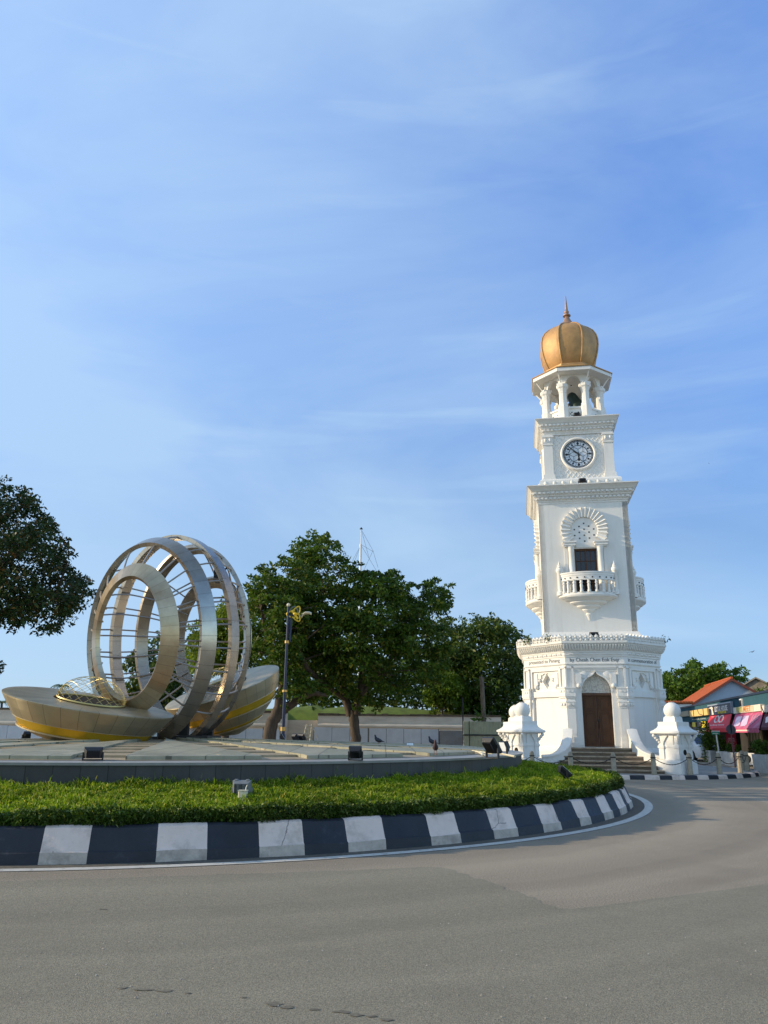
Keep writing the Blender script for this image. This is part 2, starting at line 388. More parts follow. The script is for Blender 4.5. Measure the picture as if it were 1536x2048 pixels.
def cracks(m, scale=1.6, width=0.012, col=(0.10, 0.085, 0.075)):
    t = m.node_tree; b_ = t.nodes['Principled BSDF']; c = t.nodes.new('ShaderNodeTexCoord')
    n = t.nodes.new('ShaderNodeTexNoise'); n.inputs['Scale'].default_value = 5; n.inputs['Detail'].default_value = 5; t.links.new(c.outputs['Object'], n.inputs['Vector'])
    mx_ = t.nodes.new('ShaderNodeMix'); mx_.data_type = 'VECTOR'; mx_.inputs['Factor'].default_value = 0.12; t.links.new(c.outputs['Object'], mx_.inputs['A']); t.links.new(n.outputs['Color'], mx_.inputs['B'])
    v = t.nodes.new('ShaderNodeTexVoronoi'); v.feature = 'DISTANCE_TO_EDGE'; v.inputs['Scale'].default_value = scale; t.links.new(mx_.outputs['Result'], v.inputs['Vector'])
    l = t.nodes.new('ShaderNodeMath'); l.operation = 'LESS_THAN'; l.inputs[1].default_value = width; t.links.new(v.outputs['Distance'], l.inputs[0])
    n2 = t.nodes.new('ShaderNodeTexNoise'); n2.inputs['Scale'].default_value = 1.3; t.links.new(c.outputs['Object'], n2.inputs['Vector'])
    g_ = t.nodes.new('ShaderNodeMath'); g_.operation = 'GREATER_THAN'; g_.inputs[1].default_value = 0.5; t.links.new(n2.outputs['Fac'], g_.inputs[0])
    p = t.nodes.new('ShaderNodeMath'); p.operation = 'MULTIPLY'; t.links.new(l.outputs[0], p.inputs[0]); t.links.new(g_.outputs[0], p.inputs[1])
    x = t.nodes.new('ShaderNodeMix'); x.data_type = 'RGBA'; t.links.new(p.outputs[0], x.inputs['Factor']); t.links.new(b_.inputs['Base Color'].links[0].from_socket, x.inputs['A']); x.inputs['B'].default_value = (*col, 1); t.links.new(x.outputs['Result'], b_.inputs['Base Color'])


wear(m_asph); wear(m_patch, 0.09); cracks(m_kwhite, 1.3, 0.006, (0.27, 0.22, 0.19))
b = MB(); b.add([(-900, -60, 0), (900, -60, 0), (900, 1500, 0), (-900, 1500, 0)], [(0, 1, 2, 3)])
tag(b.build('road', m_asph), kind='structure')
pp = [(-30, 6.0), (-9, 7.9), (-3.94, 8.75), (-2.2, 9.15), (-0.35, 9.58), (0.55, 9.86), (0.74, 9.8), (0.92, 9.45), (1.24, 8.78), (1.48, 8.1), (1.62, 7.72), (1.72, 7.68), (2.0, 7.8), (2.59, 8.14), (4.12, 8.95), (8, 10.6), (30, 17), (30, -40), (-30, -40)]
poly = []
for i, p in enumerate(pp):
    q = pp[(i + 1) % len(pp)]; nseg = max(1, int(min(24, np.hypot(q[0] - p[0], q[1] - p[1]) / 0.06))) if i < 15 else 1
    for k in range(nseg):
        t = k / nseg; j = (0.012 * rng.standard_normal() + 0.03 * sin(k * 0.9 + i) * sin(k * 0.37)) if k else 0
        poly.append((p[0] + (q[0] - p[0]) * t + j, p[1] + (q[1] - p[1]) * t + j, 0.004))
b = MB(); b.add(poly, [tuple(range(len(poly)))])
tag(b.build('road_patch', m_patch), kind='structure')
annulus('gutter', IC, [(11.8, 0.0035), (12.27, 0.0035)], -pi, pi, 160, m_dirt)
annulus('road_marking', IC, [(12.24, 0.007), (12.41, 0.007)], -pi, pi, 200, m_line)
SB = [-1.4096, -1.3645, -1.299, -1.249, -1.1946, -1.1458, -1.0945, -1.0469, -0.9851, -0.94, -0.8832, -0.8375, -0.7819, -0.7361, -0.6818, -0.6435, -0.5872, -0.5403, -0.4976]
while SB[-1] < pi + 0.1: SB.append(SB[-1] + (0.062 if len(SB) % 2 else 0.046))
PB = [SB[0]]
while PB[-1] > -pi - 0.1: PB.append(PB[-1] - (0.062 if len(PB) % 2 else 0.05))


def kcol(a):
    if a >= SB[0]:
        k = sum(1 for s in SB if s <= a); return 0 if k % 2 else 1
    k = sum(1 for s in PB if s > a); return 1 if k % 2 else 0


b = MB()
ka = sorted(set(list(np.linspace(-pi, pi, 260)[:-1]) + [s + e for s in SB if s < pi for e in (-0.0005, 0.0005)]))
KP = [(12.0, 0), (11.975, 0.125), (11.95, 0.142), (11.845, 0.382), (11.80, 0.405), (11.5, 0.405), (11.48, 0.2)]
R = []
for j, (r, z) in enumerate(KP):
    R.append([ringpt(IC, r + 0.008 * sin(a * 37) + 0.006 * sin(a * 91 + j), a, z + (0.006 * sin(a * 53) if z > 0.05 else 0)) for a in ka])
b.loft(R)
nk = len(ka); b.mi = [kcol((ka[k % nk] + (ka[k % nk + 1] if k % nk + 1 < nk else pi)) / 2) for k in range(len(b.f))]
b.mi = [2 if (k // nk == 0 and m_ == 0) else m_ for k, m_ in enumerate(b.mi)]
tag(b.build('roundabout_kerb', [m_kwhite, m_kblack, m_kdirty], smooth=30), kind='structure')


def lawn_z(r):
    return np.interp(r, [9.45, 10.6, 11.3, 11.62, 11.72], [0.72, 0.60, 0.54, 0.47, 0.30])


annulus('lawn_soil', IC, [(11.72, 0.30), (11.62, 0.47), (11.3, 0.54), (10.6, 0.60), (9.45, 0.72)], -pi, pi, 160, m_soil)


def blades(name, n, a0, a1, fn, m, label=None):
    """fn(count) -> root positions relative to island centre (r, a, z), length, width, lean direction"""
    r, a, z, ln, wd, dr = fn(n, a0, a1)
    P = np.c_[IC[0] + r * np.cos(a), IC[1] + r * np.sin(a), z]
    side = np.cross(dr, rng.standard_normal((n, 3))); side /= np.linalg.norm(side, axis=1)[:, None] + 1e-9
    mid = P + dr * ln[:, None] * 0.5; mid[:, 2] += 0.1 * ln
    tip = P + dr * ln[:, None]; tip[:, 2] -= 0.12 * ln
    V = np.stack([P, mid + side * wd[:, None] / 2, tip, mid - side * wd[:, None] / 2], 1).reshape(-1, 3)
    F = np.arange(4 * n).reshape(n, 4)
    return raw_mesh(name, V, F, m)


def turf(n, a0, a1):
    r = 9.56 + 2.10 * rng.random(n) ** 0.9; a = a0 + (a1 - a0) * rng.random(n)
    tu = np.sin(a * 40 + r * 5) * np.sin(r * 9 + a * 17) + 0.6 * np.sin(a * 93 - r * 11)
    ln = (0.05 + 0.055 * rng.random(n)) * (1 + 0.35 * tu) * np.interp(r, [9.56, 10.1, 11.0, 11.5], [1.5, 0.9, 1.05, 1.1])
    tall = rng.random(n) < 0.01; ln[tall] *= 1.9
    d = rng.standard_normal((n, 3)) * 0.55; d[:, 2] = 1.0; d /= np.linalg.norm(d, axis=1)[:, None]
    return r, a, lawn_z(r) - 0.01 + 0.012 * tu, ln, 0.012 + 0.01 * rng.random(n), d


def face(n, a0, a1):
    a = a0 + (a1 - a0) * rng.random(n); q = rng.random(n)
    z = 0.39 + q * 0.18; bulge = 0.05 * np.sin(a * 31) + 0.04 * np.sin(a * 83) + 0.03 * np.sin(a * 200)
    r = 11.63 + bulge * 0.7 + 0.10 * rng.random(n) + 0.05 * np.sin(q * pi)
    z = z + bulge * 0.35 * q
    d = rng.standard_normal((n, 3)) * 0.8; d[:, 0] += np.cos(a) * 0.7; d[:, 1] += np.sin(a) * 0.7; d[:, 2] += 0.25
    d /= np.linalg.norm(d, axis=1)[:, None]
    return r, a, z, 0.035 + 0.05 * rng.random(n), 0.016 + 0.016 * rng.random(n), d


tag(blades('lawn_grass', 165000, -2.1, 0.75, turf, m_grass), 'sunlit green grass growing between the dark platform wall and the striped kerb', 'grass', kind='stuff')
tag(blades('ground_cover', 60000, -2.1, 0.75, face, m_hedge), 'dark clipped ground cover spilling over the striped roundabout kerb', 'ground cover', kind='stuff')

# ------------------------------------------------------------------ raised platform
plat = empty('sculpture_platform', (IC[0], IC[1], 0), 0, 'round raised granite platform with dark clad wall and stepped gullies under the sculpture', 'platform')


def lan(prof, n, c=(0, 0)):
    return [[(c[0] + r * cos(2 * pi * k / n), c[1] + r * sin(2 * pi * k / n), z) for k in range(n)] for r, z in prof]


b = MB(); b.loft(lan([(9.52, 0.3), (9.52, 1.0)], 160)); b.build('wall', m_clad, plat, smooth=30)
b = MB(); b.loft(lan([(9.55, 1.0), (9.56, 1.04), (8.6, 1.045)], 160)); b.build('ledge', m_ledge, plat, smooth=20)


def cz(r): return 1.345 - 0.0255 * r


b = MB(); b.loft(lan([(8.85, 1.05), (8.6, cz(8.6) - 0.06), (0.01, cz(0) - 0.06)], 96)); b.build('bed', m_step, plat, smooth=20)
m_tile2 = m_tile
t_ = m_tile.node_tree; bs = t_.nodes['Principled BSDF']
br = t_.nodes.new('ShaderNodeTexBrick'); br.inputs['Scale'].default_value = 1.0; br.offset = 0.0
br.inputs['Mortar Size'].default_value = 0.012; br.inputs['Brick Width'].default_value = 0.6; br.inputs['Row Height'].default_value = 0.6
br.inputs['Color1'].default_value = (1, 1, 1, 1); br.inputs['Color2'].default_value = (0.72, 0.76, 0.72, 1); br.inputs['Mortar'].default_value = (0.35, 0.35, 0.33, 1)
tco = t_.nodes.new('ShaderNodeTexCoord'); t_.links.new(tco.outputs['Object'], br.inputs['Vector'])
mm_ = t_.nodes.new('ShaderNodeMix'); mm_.data_type = 'RGBA'; mm_.blend_type = 'MULTIPLY'; mm_.inputs['Factor'].default_value = 1
t_.links.new(bs.inputs['Base Color'].links[0].from_socket, mm_.inputs['A']); t_.links.new(br.outputs['Color'], mm_.inputs['B']); t_.links.new(mm_.outputs['Result'], bs.inputs['Base Color'])
SA = [radians(-81 + 20 * k) for k in range(18)]
rr = [0.9, 2.0, 3.5, 5.0, 6.5, 7.8, 8.6, 8.75]
for k in range(18):
    a0, a1 = SA[k], SA[(k + 1) % 18] + (2 * pi if k == 17 else 0)
    hw = 0.42
    b = MB(); top = []
    for r in rr:
        e = asin(min(0.9, hw / max(r, 2.6))); lo_, hi_ = a0 + e, a1 - e
        if hi_ <= lo_: lo_ = hi_ = (a0 + a1) / 2
        top.append([(r * cos(lo_ + (hi_ - lo_) * q / 8), r * sin(lo_ + (hi_ - lo_) * q / 8), cz(r) + (0.0 if r < 8.7 else -0.01)) for q in range(9)])
    b.loft(top, closed=False)
    edge = [t[0] for t in top] + top[-1][1:-1] + [t[-1] for t in top][::-1]
    low = [(p[0], p[1], p[2] - 0.10) for p in edge]
    b.loft([edge, low], closed=True)
    b.build('paving_slab', m_tile, plat)
for k in range(18):
    b = MB(); a = SA[k]; T = Matrix.Rotation(a, 4, 'Z'); x = 3.4; q = 0
    while x < 8.3:
        b.box(x, x + 0.52, -0.40, 0.40, cz(x + 0.52) - 0.12, cz(x) - 0.035 - 0.012 * (q % 2), T); x += 0.55; q += 1
    b.build('gully_step', m_step, plat)

# ------------------------------------------------------------------ ring sculpture
SC = np.array([-5.92, 21.7, 3.96]); TH, PH = 0.36, -0.09
U = np.array([-sin(TH) * cos(PH), -cos(TH) * cos(PH), sin(PH)]); H = np.array([cos(TH), -sin(TH), 0.0]); VV = np.cross(H, U); VV = VV if VV[2] > 0 else -VV
sroot = empty('ring_sculpture', (SC[0], SC[1], 1.3), 0, 'tall cage of five upright oval steel rings joined by thin rods on the platform', 'sculpture')
RG = [  # t, half width, half height, shift, slope deg, band width
    (1.70, 1.17, 1.74, 0.00, 52, 0.46), (0.82, 1.91, 2.65, -0.17, 26, 0.45), (-0.06, 1.98, 2.88, 0.0, 0, 0.38), (-0.98, 1.84, 2.66, 0.06, -26, 0.36), (-1.86, 1.22, 1.74, 0.14, -50, 0.36)]


def rpt(k, psi, off=0.0):
    t, bb, cc, dx, g, wdt = RG[k]
    nn = H * (cos(psi) / bb) + VV * (sin(psi) / cc); nn /= np.linalg.norm(nn)
    return SC + U * t + H * (dx + bb * cos(psi)) + VV * cc * sin(psi) + nn * off, nn


for k, (t, bb, cc, dx, g, wdt) in enumerate(RG):
    b = MB(); rings = [[], [], [], []]; NP = 88; g = radians(g)
    for q in range(NP):
        p, nn = rpt(k, 2 * pi * q / NP)
        D = U * cos(g) - nn * sin(g); O = nn * cos(g) + U * sin(g)
        for j, (s, e) in enumerate(((0.5, 0.05), (0.5, -0.07), (-0.5, -0.07), (-0.5, 0.05))):
            rings[j].append(tuple(p + D * wdt * s + O * e))
    b.loft(rings, cyc=True)
    b.build('ring', m_steel if k else m_steel_lit, sroot, smooth=35, origin=(SC[0], SC[1], 1.3))
NR = 28
for q in range(NR):
    psi = 2 * pi * (q + 0.5) / NR
    if sin(psi) < -0.80 or (sin(psi) > 0.78 and q % 2): continue
    for off in ((0.0, -0.17) if abs(sin(psi)) < 0.60 else (0.0,)):
        pts = []
        ks = range(5)
        P5 = [rpt(k, psi + (0.06 if off else 0), off)[0] for k in ks]
        for k in range(4):
            for s in range(4): pts.append(P5[k] + (P5[k + 1] - P5[k]) * s / 4 + rpt(k, psi)[1] * 0.06 * sin(pi * s / 4))
        pts.append(P5[4])
        b = MB(); b.tube(pts, 0.024, 6); b.build('rod', m_rod, sroot, smooth=50, origin=(SC[0], SC[1], 1.3))
# small lamp and struts hung inside the cage
b = MB(); p = rpt(3, 0.9, -0.4)[0]; b.cbox(p, (0.28, 0.3, 0.42)); b.tube([p, rpt(3, 0.9)[0]], 0.03)
b.build('cage_lamp', m_black, sroot, origin=(SC[0], SC[1], 1.3))
b = MB()
for x, y in ((-0.9, -0.5), (0.5, 0.2), (1.0, 1.0), (-0.2, 1.0)):
    b.box(SC[0] + x - 0.12, SC[0] + x + 0.12, SC[1] + y - 0.1, SC[1] + y + 0.1, 1.2, 1.75)
b.box(SC[0] - 1.2, SC[0] + 1.3, SC[1] - 0.5, SC[1] + 1.3, 1.2, 1.36)
b.build('footing', m_clad, sroot, origin=(SC[0], SC[1], 1.3))


def half_nut(name, c, ex, ey, a, bb, prof, stripes, label, dome, flip=False):
    ex = np.array(ex, float); ex /= np.linalg.norm(ex); ey = np.array(ey, float); ey -= ex * (ey @ ex); ey /= np.linalg.norm(ey); en = np.cross(ex, ey)
    en = en if en[2] > 0 else -en
    c = np.array(c, float); org = (c[0], c[1], 1.3)
    root = empty(name, org, 0, label, 'sculpture', 'half nut bowls beside the rings')
    NP = 72; eg = -0.12 if flip else 0.12

    def P(s, d, psi): return tuple(c + ex * a * s * cos(psi) + ey * bb * s * sin(psi) * (1 - eg * cos(psi)) - en * d)
    def ringat(s, d): return [P(s, d, 2 * pi * q / NP) for q in range(NP)]
    pr = [(1.0, 0.0), (0.995, 0.03)] + prof[1:]
    # shell bands split at stripes
    seg = []
    for i in range(len(pr) - 1): seg.append((pr[i], pr[i + 1], any(abs(pr[i][1] - s0) < 1e-3 for s0 in stripes)))
    sh, st = MB(), MB()
    for i, (p0, p1, isst) in enumerate(seg):
        tgt = st if isst else sh; inset = 0.012 if isst else 0.0
        tgt.loft([ringat(p0[0] - inset, p0[1]), ringat(p1[0] - inset, p1[1])])
        if isst:
            sh.loft([ringat(p0[0] + 0.004, p0[1] - 0.02), ringat(p0[0] + 0.004, p0[1]), ringat(p0[0] - 0.02, p0[1])])
            sh.loft([ringat(p1[0] - 0.02, p1[1] - 0.002), ringat(p1[0] + 0.012, p1[1] - 0.002), ringat(p1[0] + 0.012, p1[1] + 0.03)])
    sh.loft([ringat(pr[-1][0], pr[-1][1]), ringat(0.01, pr[-1][1] + 0.01)])
    sh.build('shell', m_shell, root, smooth=30, origin=org)
    st.build('stripe', m_gold, root, smooth=30, origin=org)
    fc = MB(); fc.loft([ringat(1.0, 0.0), ringat(0.985, -0.015), ringat(0.9, -0.02), ringat(0.42, -0.025), ringat(0.40, 0.2), ringat(0.01, 0.22)])
    fo = fc.build('face', m_shell, root, smooth=30, origin=org)
    da, db, dh, dx = dome
    dc = c + ex * dx - en * (-0.03)
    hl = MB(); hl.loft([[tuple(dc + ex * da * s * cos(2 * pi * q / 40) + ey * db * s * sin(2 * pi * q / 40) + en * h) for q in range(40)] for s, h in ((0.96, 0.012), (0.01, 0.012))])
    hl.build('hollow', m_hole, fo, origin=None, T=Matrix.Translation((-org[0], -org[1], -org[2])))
    ir = MB(); ir.tube([dc + ex * da * cos(2 * pi * q / 48) + ey * db * sin(2 * pi * q / 48) + en * 0.03 for q in range(49)], 0.022, 6)
    for tw in (-1.15, 1.15):
        for k in range(18):
            l0 = 2 * pi * k / 18; seg_ = []
            for i in range(33):
                la = radians(-86 + 172 * i / 32); lon = l0 + tw * la
                up_ = cos(la) * sin(lon)
                if up_ >= -0.01: seg_.append(dc + ex * da * sin(la) + ey * db * cos(la) * cos(lon) + en * (dh * up_ + 0.03))
                else:
                    if len(seg_) > 1: ir.tube(seg_, 0.005, 4, cap=False)
                    seg_ = []
            if len(seg_) > 1: ir.tube(seg_, 0.005, 4, cap=False)
    ir.build('wire_dome', m_wire, root, smooth=60, origin=org)
    # prop legs
    return root


cl = atY(179, 1405, 19.9)
half_nut('half_nut_bowl', cl, (0.987, 0.05, -0.158), (0, cos(radians(8.5)), sin(radians(8.5))), 2.13, 1.30,
         [(1, 0), (0.92, 0.26), (0.83, 0.5), (0.757, 0.71), (0.58, 0.88), (0.36, 0.985), (0.2, 1.0)], [0.5],
         'shallow steel half nut bowl with gold stripe lying left of the rings', (0.84, 0.58, 0.58, 0.03))
cr_ = atY(446, 1374, 24.3)
half_nut('half_nut_bowl', cr_, (3.43, 0.7, 1.36), (0, cos(radians(22)), sin(radians(22))), 1.80, 1.15,
         [(1, 0), (0.96, 0.25), (0.9, 0.5), (0.8, 0.74), (0.70, 0.92), (0.58, 1.10), (0.50, 1.20), (0.3, 1.4), (0.06, 1.55)], [0.5, 1.10],
         'steeply tilted steel half nut bowl with gold stripe behind the rings', (0.8, 0.55, 0.55, -0.1), flip=True)

# ------------------------------------------------------------------ clock tower
m_white = mat('white lime plaster', (0.76, 0.735, 0.685), 0.75, var=0.03, vscale=1.5, bump=0.12, bscale=9, stain=(0.50, 0.47, 0.41), sscale=1.6, samt=0.5, stretch=(1, 1, 0.16), sramp=(0.52, 0.78))
m_white2 = mat('white stucco ornament', (0.73, 0.705, 0.65), 0.8, bump=1.2, bscale=14, stain=(0.45, 0.42, 0.37), sscale=3, samt=0.5, sramp=(0.52, 0.72))
m_crestm = mat('weathered white parapet', (0.73, 0.705, 0.65), 0.8, bump=0.3, bscale=20, stain=(0.20, 0.19, 0.16), sscale=2.2, samt=0.6, sramp=(0.55, 0.72))
m_dome = mat('aged gold dome', (0.46, 0.262, 0.10), 0.55, metal=0.2, var=0.22, vscale=2.2, bump=0.15, bscale=7, stain=(0.34, 0.20, 0.10), sscale=1.6, samt=0.8)
m_finial = mat('copper finial', (0.38, 0.23, 0.15), 0.5, metal=0.4, var=0.15, vscale=6)
m_wood = mat('brown door timber', (0.085, 0.036, 0.014), 0.7, var=0.3, vscale=6, stretch=(6, 6, 1))
m_wood2 = mat('dark lintel timber', (0.10, 0.045, 0.02), 0.5, var=0.2, vscale=6)
m_pane = mat('dark window glass', (0.012, 0.012, 0.014), 0.08, spec=0.6)
m_dial = mat('milky dial glass', (0.62, 0.66, 0.70), 0.3)
m_ink = mat('black iron', (0.010, 0.010, 0.014), 0.5)
m_letter = mat('dark painted lettering', (0.055, 0.055, 0.06), 0.7)
m_bell = mat('dark bell bronze', (0.03, 0.05, 0.045), 0.45, metal=0.6)
m_timber = mat('bell frame timber', (0.30, 0.20, 0.09), 0.7)

AL = radians(10)
KS = 0.94                      # the tower was measured at 36 m and stands at 33.84 m
TX, TY = 9.50 * KS, 36.0 * KS
tower = empty('clock_tower', (TX, TY, 1.55 * (1 - KS)), -AL, 'tall white clock tower with octagonal base and golden onion dome', 'clock tower')
tower.scale = (KS, KS, KS)
PAV = 0.14
T8 = 1 / math.tan(radians(67.5))   # half side / apothem = 0.4142


def octo(A, z, n=8, ph=radians(22.5)):
    Rr = A / cos(pi / n); return [(Rr * cos(2 * pi * k / n + ph), Rr * sin(2 * pi * k / n + ph), z) for k in range(n)]


def squ(A, z): return [(-A, -A, z), (A, -A, z), (A, A, z), (-A, A, z)]


def RZ(deg): return Matrix.Rotation(radians(deg), 4, 'Z')


A0 = 3.05
# --- base: core, plinth and eight walls, the front wall with an ogee doorway
bse = MB()
bse.loft([octo(3.22, 0.0), octo(3.22, 0.75), octo(3.14, 0.84), octo(3.05, 0.9), octo(2.70, 0.9)])
bse.loft([octo(2.72, 0.8), octo(2.72, 4.3)])
HW = A0 * T8


def ogee(w, z0, z1, n=14):
    """pointed ogee arch outline from right spring to left spring"""
    pts = []
    H_ = z1 - z0
    for k in range(n + 1):
        t = k / n
        if t < 0.76:
            a = t / 0.76 * radians(70); x = w * cos(a); z = z0 + H_ * 0.76 * sin(a) / sin(radians(70))
        else:
            q = (t - 0.76) / 0.24; x0 = w * cos(radians(70)); zz = z0 + H_ * 0.76
            x = x0 * (1 - q) ** 1.25; z = zz + (z1 - zz) * (0.35 * q + 0.65 * q * q)
        pts.append((x, z))
    return pts + [(-x, z) for x, z in pts[-2::-1]]


OG = ogee(0.64, 3.15, 4.02)
for k in range(8):
    T = RZ(45 * k); F = lambda u, v: tuple(T @ Vector((u, -A0, v))); B_ = lambda u, v: tuple(T @ Vector((u, -2.71, v)))
    if k == 0:
        bse.box(-HW, -0.64, -A0, -2.71, 0.9, 4.3, T); bse.box(0.64, HW, -A0, -2.71, 0.9, 4.3, T)
        half = OG[:len(OG) // 2 + 1]
        bse.prism([(0.64, 4.3), (0.64, 3.15)] + half + [(0, 4.3)], F, B_)
        bse.prism([(-0.64, 4.3), (0, 4.3)] + OG[len(OG) // 2:] + [(-0.64, 3.15)], F, B_)
    else:
        yb = -2.93
        bse.box(-HW, -0.82, -A0, -2.71, 0.9, 4.3, T); bse.box(0.82, HW, -A0, -2.71, 0.9, 4.3, T)
        bse.box(-0.82, 0.82, -A0, -2.71, 4.08, 4.3, T)
        bse.box(-0.82, 0.82, -A0 + 0.03, -2.71, 2.98, 3.22, T)
        bse.box(-0.82, 0.82, yb, -2.71, 0.9, 2.98, T)
        # upper panel with a diamond opening
        d = 0.27; zc = 3.66
        for sx in (-1, 1):
            bse.prism([(sx * 0.82, 3.22), (sx * 0.82, 4.08), (0, 4.08), (0, zc + d * 1.25), (sx * d, zc), (0, zc - d * 1.25), (0, 3.22)],
                      lambda u, v: tuple(T @ Vector((u, yb, v))), lambda u, v: tuple(T @ Vector((u, -2.73, v))))
        for sx in (-1, 1):
            bse.box(sx * 0.62 - 0.11, sx * 0.62 + 0.11, yb - 0.09, yb, 3.50, 4.0, T)
            bse.box(sx * 0.40 - 0.09, sx * 0.40 + 0.09, yb - 0.06, yb, 3.78, 4.0, T)
        bse.box(-0.82, 0.82, yb - 0.04, yb, 4.0, 4.08, T)
        bse.prism([(-0.4, 4.02), (0.4, 4.02), (0.26, 3.92), (0.12, 4.0), (0, 3.98), (-0.12, 4.0), (-0.26, 3.92)], lambda u, v: tuple(T @ Vector((u, yb - 0.05, v))), lambda u, v: tuple(T @ Vector((u, yb, v))))
        for sx, hh in ((-1, 3.42), (1, 3.42)):
            bse.sphere(tuple(T @ Vector((sx * 0.62, yb - 0.06, hh))), 0.10, 10, 8)
            bse.sphere(tuple(T @ Vector((sx * 0.40, yb - 0.05, hh + 0.28))), 0.07, 8, 6)
    # corner piers on each side of the wall, each with base, two capitals and a sunk upper panel
    for sx in (-1, 1):
        x0, x1 = (0.93, HW + 0.02) if sx > 0 else (-HW - 0.02, -0.93)
        bse.box(x0, x1, -A0 - 0.075, -A0, 0.9, 3.05, T)
        bse.box(x0 - 0.03, x1 + 0.03, -A0 - 0.13, -A0, 0.9, 1.12, T); bse.box(x0 - 0.015, x1 + 0.015, -A0 - 0.105, -A0, 1.12, 1.34, T)
        for za, zb, e in ((2.52, 2.58, 0.02), (2.58, 2.74, 0.035), (2.74, 2.80, 0.055), (2.92, 2.98, 0.05), (2.98, 3.10, 0.075), (3.10, 3.30, 0.065), (3.30, 3.37, 0.09)):
            bse.box(x0 - e, x1 + e * 0.5, -A0 - 0.075 - e, -A0, za, zb, T)
        for q in range(2):
            xm = x0 + (x1 - x0) * (0.28 + 0.44 * q)
            for za in (2.66, 3.20): bse.cbox((xm, -A0 - 0.14, za), (0.09, 0.05, 0.09), T)
        # sunk panel frame above
        bse.box(x0, x0 + 0.05, -A0 - 0.06, -A0, 3.37, 4.22, T); bse.box(x1 - 0.09, x1, -A0 - 0.06, -A0, 3.37, 4.22, T)
        bse.box(x0, x1, -A0 - 0.06, -A0, 4.14, 4.22, T)
# door surround
for sx in (-1, 1):
    bse.box(sx * 0.79 - 0.13, sx * 0.79 + 0.13, -A0 - 0.02, -A0, 1.0, 3.9)
    bse.box(sx * 0.74 - 0.12, sx * 0.74 + 0.12, -A0 - 0.10, -A0, 3.52, 3.92)
    bse.sphere((sx * 0.74, -A0 - 0.08, 3.42), 0.10, 12, 8); bse.box(sx * 0.74 - 0.11, sx * 0.74 + 0.11, -A0 - 0.09, -A0, 3.44, 3.52)
for i, (za, zb) in enumerate(((4.02, 4.07), (4.09, 4.14), (4.16, 4.22))):
    bse.box(-0.92, 0.92, -A0 - 0.03 - 0.022 * i, -A0, za, zb)
rim = [(x * 1.09, z + 0.05) for x, z in OG]
bse.loft([[(x, -A0 - 0.05, z) for x, z in rim], [(x, -A0 - 0.05, z) for x, z in OG], [(x, -A0 + 0.1, z) for x, z in OG]], closed=False)
bse.loft([[(x, -A0 - 0.05, z) for x, z in rim], [(x, -A0, z) for x, z in rim]], closed=False)
for sx in (-1, 1):
    bse.lathe([(0.16, 0), (0.16, 0.03), (0.06, 0.05)], n=14, T=Matrix.Translation((sx * 0.5, -A0, 3.87)) @ Matrix.Rotation(radians(90), 4, 'X'))
bse.build('octagonal_base', m_white, tower, smooth=25)
b = MB(); b.prism([(0.645, 3.13)] + OG + [(-0.645, 3.13)], lambda u, v: (u, -2.86, v), lambda u, v: (u, -2.72, v)); b.build('door_tympanum', mat('rough stucco tympanum', (0.66, 0.62, 0.54), 0.9, bump=1.6, bscale=28, stain=(0.36, 0.33, 0.28), sscale=16, samt=0.8, sramp=(0.45, 0.6)), tower)
b = MB(); b.box(-0.64, 0.64, -2.90, -2.72, 3.03, 3.13); b.build('door_lintel', m_wood2, tower)
for sx in (-1, 1):
    b = MB(); b.box(min(0.008 * sx, 0.63 * sx), max(0.008 * sx, 0.63 * sx), -2.82, -2.74, 0.96, 3.03)
    for za, zb in ((1.06, 1.50), (1.58, 2.34), (2.42, 2.96)):
        xa, xb = (0.08, 0.55) if sx > 0 else (-0.55, -0.08)
        for (p, q, r, s) in ((xa, xb, za, za + 0.03), (xa, xb, zb - 0.03, zb), (xa, xa + 0.03, za + 0.03, zb - 0.03), (xb - 0.03, xb, za + 0.03, zb - 0.03)):
            b.box(p, q, -2.845, -2.82, r, s)
        b.box(xa + 0.09, xb - 0.09, -2.838, -2.82, za + 0.09, zb - 0.09)
    d_ = b.build('door', m_wood, tower)
    if sx > 0:
        h = MB(); h.tube([(0.05, -2.85, 1.72), (0.05, -2.90, 1.74), (0.05, -2.90, 1.94), (0.05, -2.85, 1.96)], 0.014); h.cbox((0.05, -2.845, 2.0), (0.07, 0.03, 0.1)); h.build('handle', m_ink, d_)
# --- frieze, flared cornice, cresting
fr = MB()
fr.loft([octo(3.05, 4.30), octo(3.09, 4.30), octo(3.09, 4.36), octo(3.065, 4.37), octo(3.065, 4.62), octo(3.10, 4.63), octo(3.10, 4.68), octo(3.12, 4.70), octo(3.12, 4.80), octo(3.15, 4.81), octo(3.16, 4.86)])
for k in range(8):
    T = RZ(45 * k)
    for q in range(8):
        x = -1.14 + 2.28 * (q + 0.5) / 8
        fr.box(x - 0.10, x + 0.10, -3.16, -3.11, 4.73, 4.78, T); fr.box(x + 0.06, x + 0.10, -3.16, -3.11, 4.70, 4.73, T)
    for q in range(36):
        x = -1.25 + 2.5 * (q + 0.5) / 36; fr.box(x - 0.018, x + 0.018, -3.105, -3.08, 4.315, 4.345, T)
fr.build('frieze', m_white, tower, smooth=20)
co = MB()
co.loft([octo(3.16, 4.86), octo(3.20, 4.90), octo(3.25, 5.02), octo(3.33, 5.13), octo(3.36, 5.16)])
for k in range(8):
    T = RZ(45 * k)
    for q in range(22):
        x = (q + 0.5) / 11 - 1
        co.tube([tuple(T @ Vector((x * A * T8, -A, z))) for A, z in ((3.18, 4.89), (3.23, 4.95), (3.28, 5.04), (3.34, 5.12))], [0.02, 0.045, 0.05, 0.03], 5)
co.build('cornice', m_white2, tower, smooth=20)
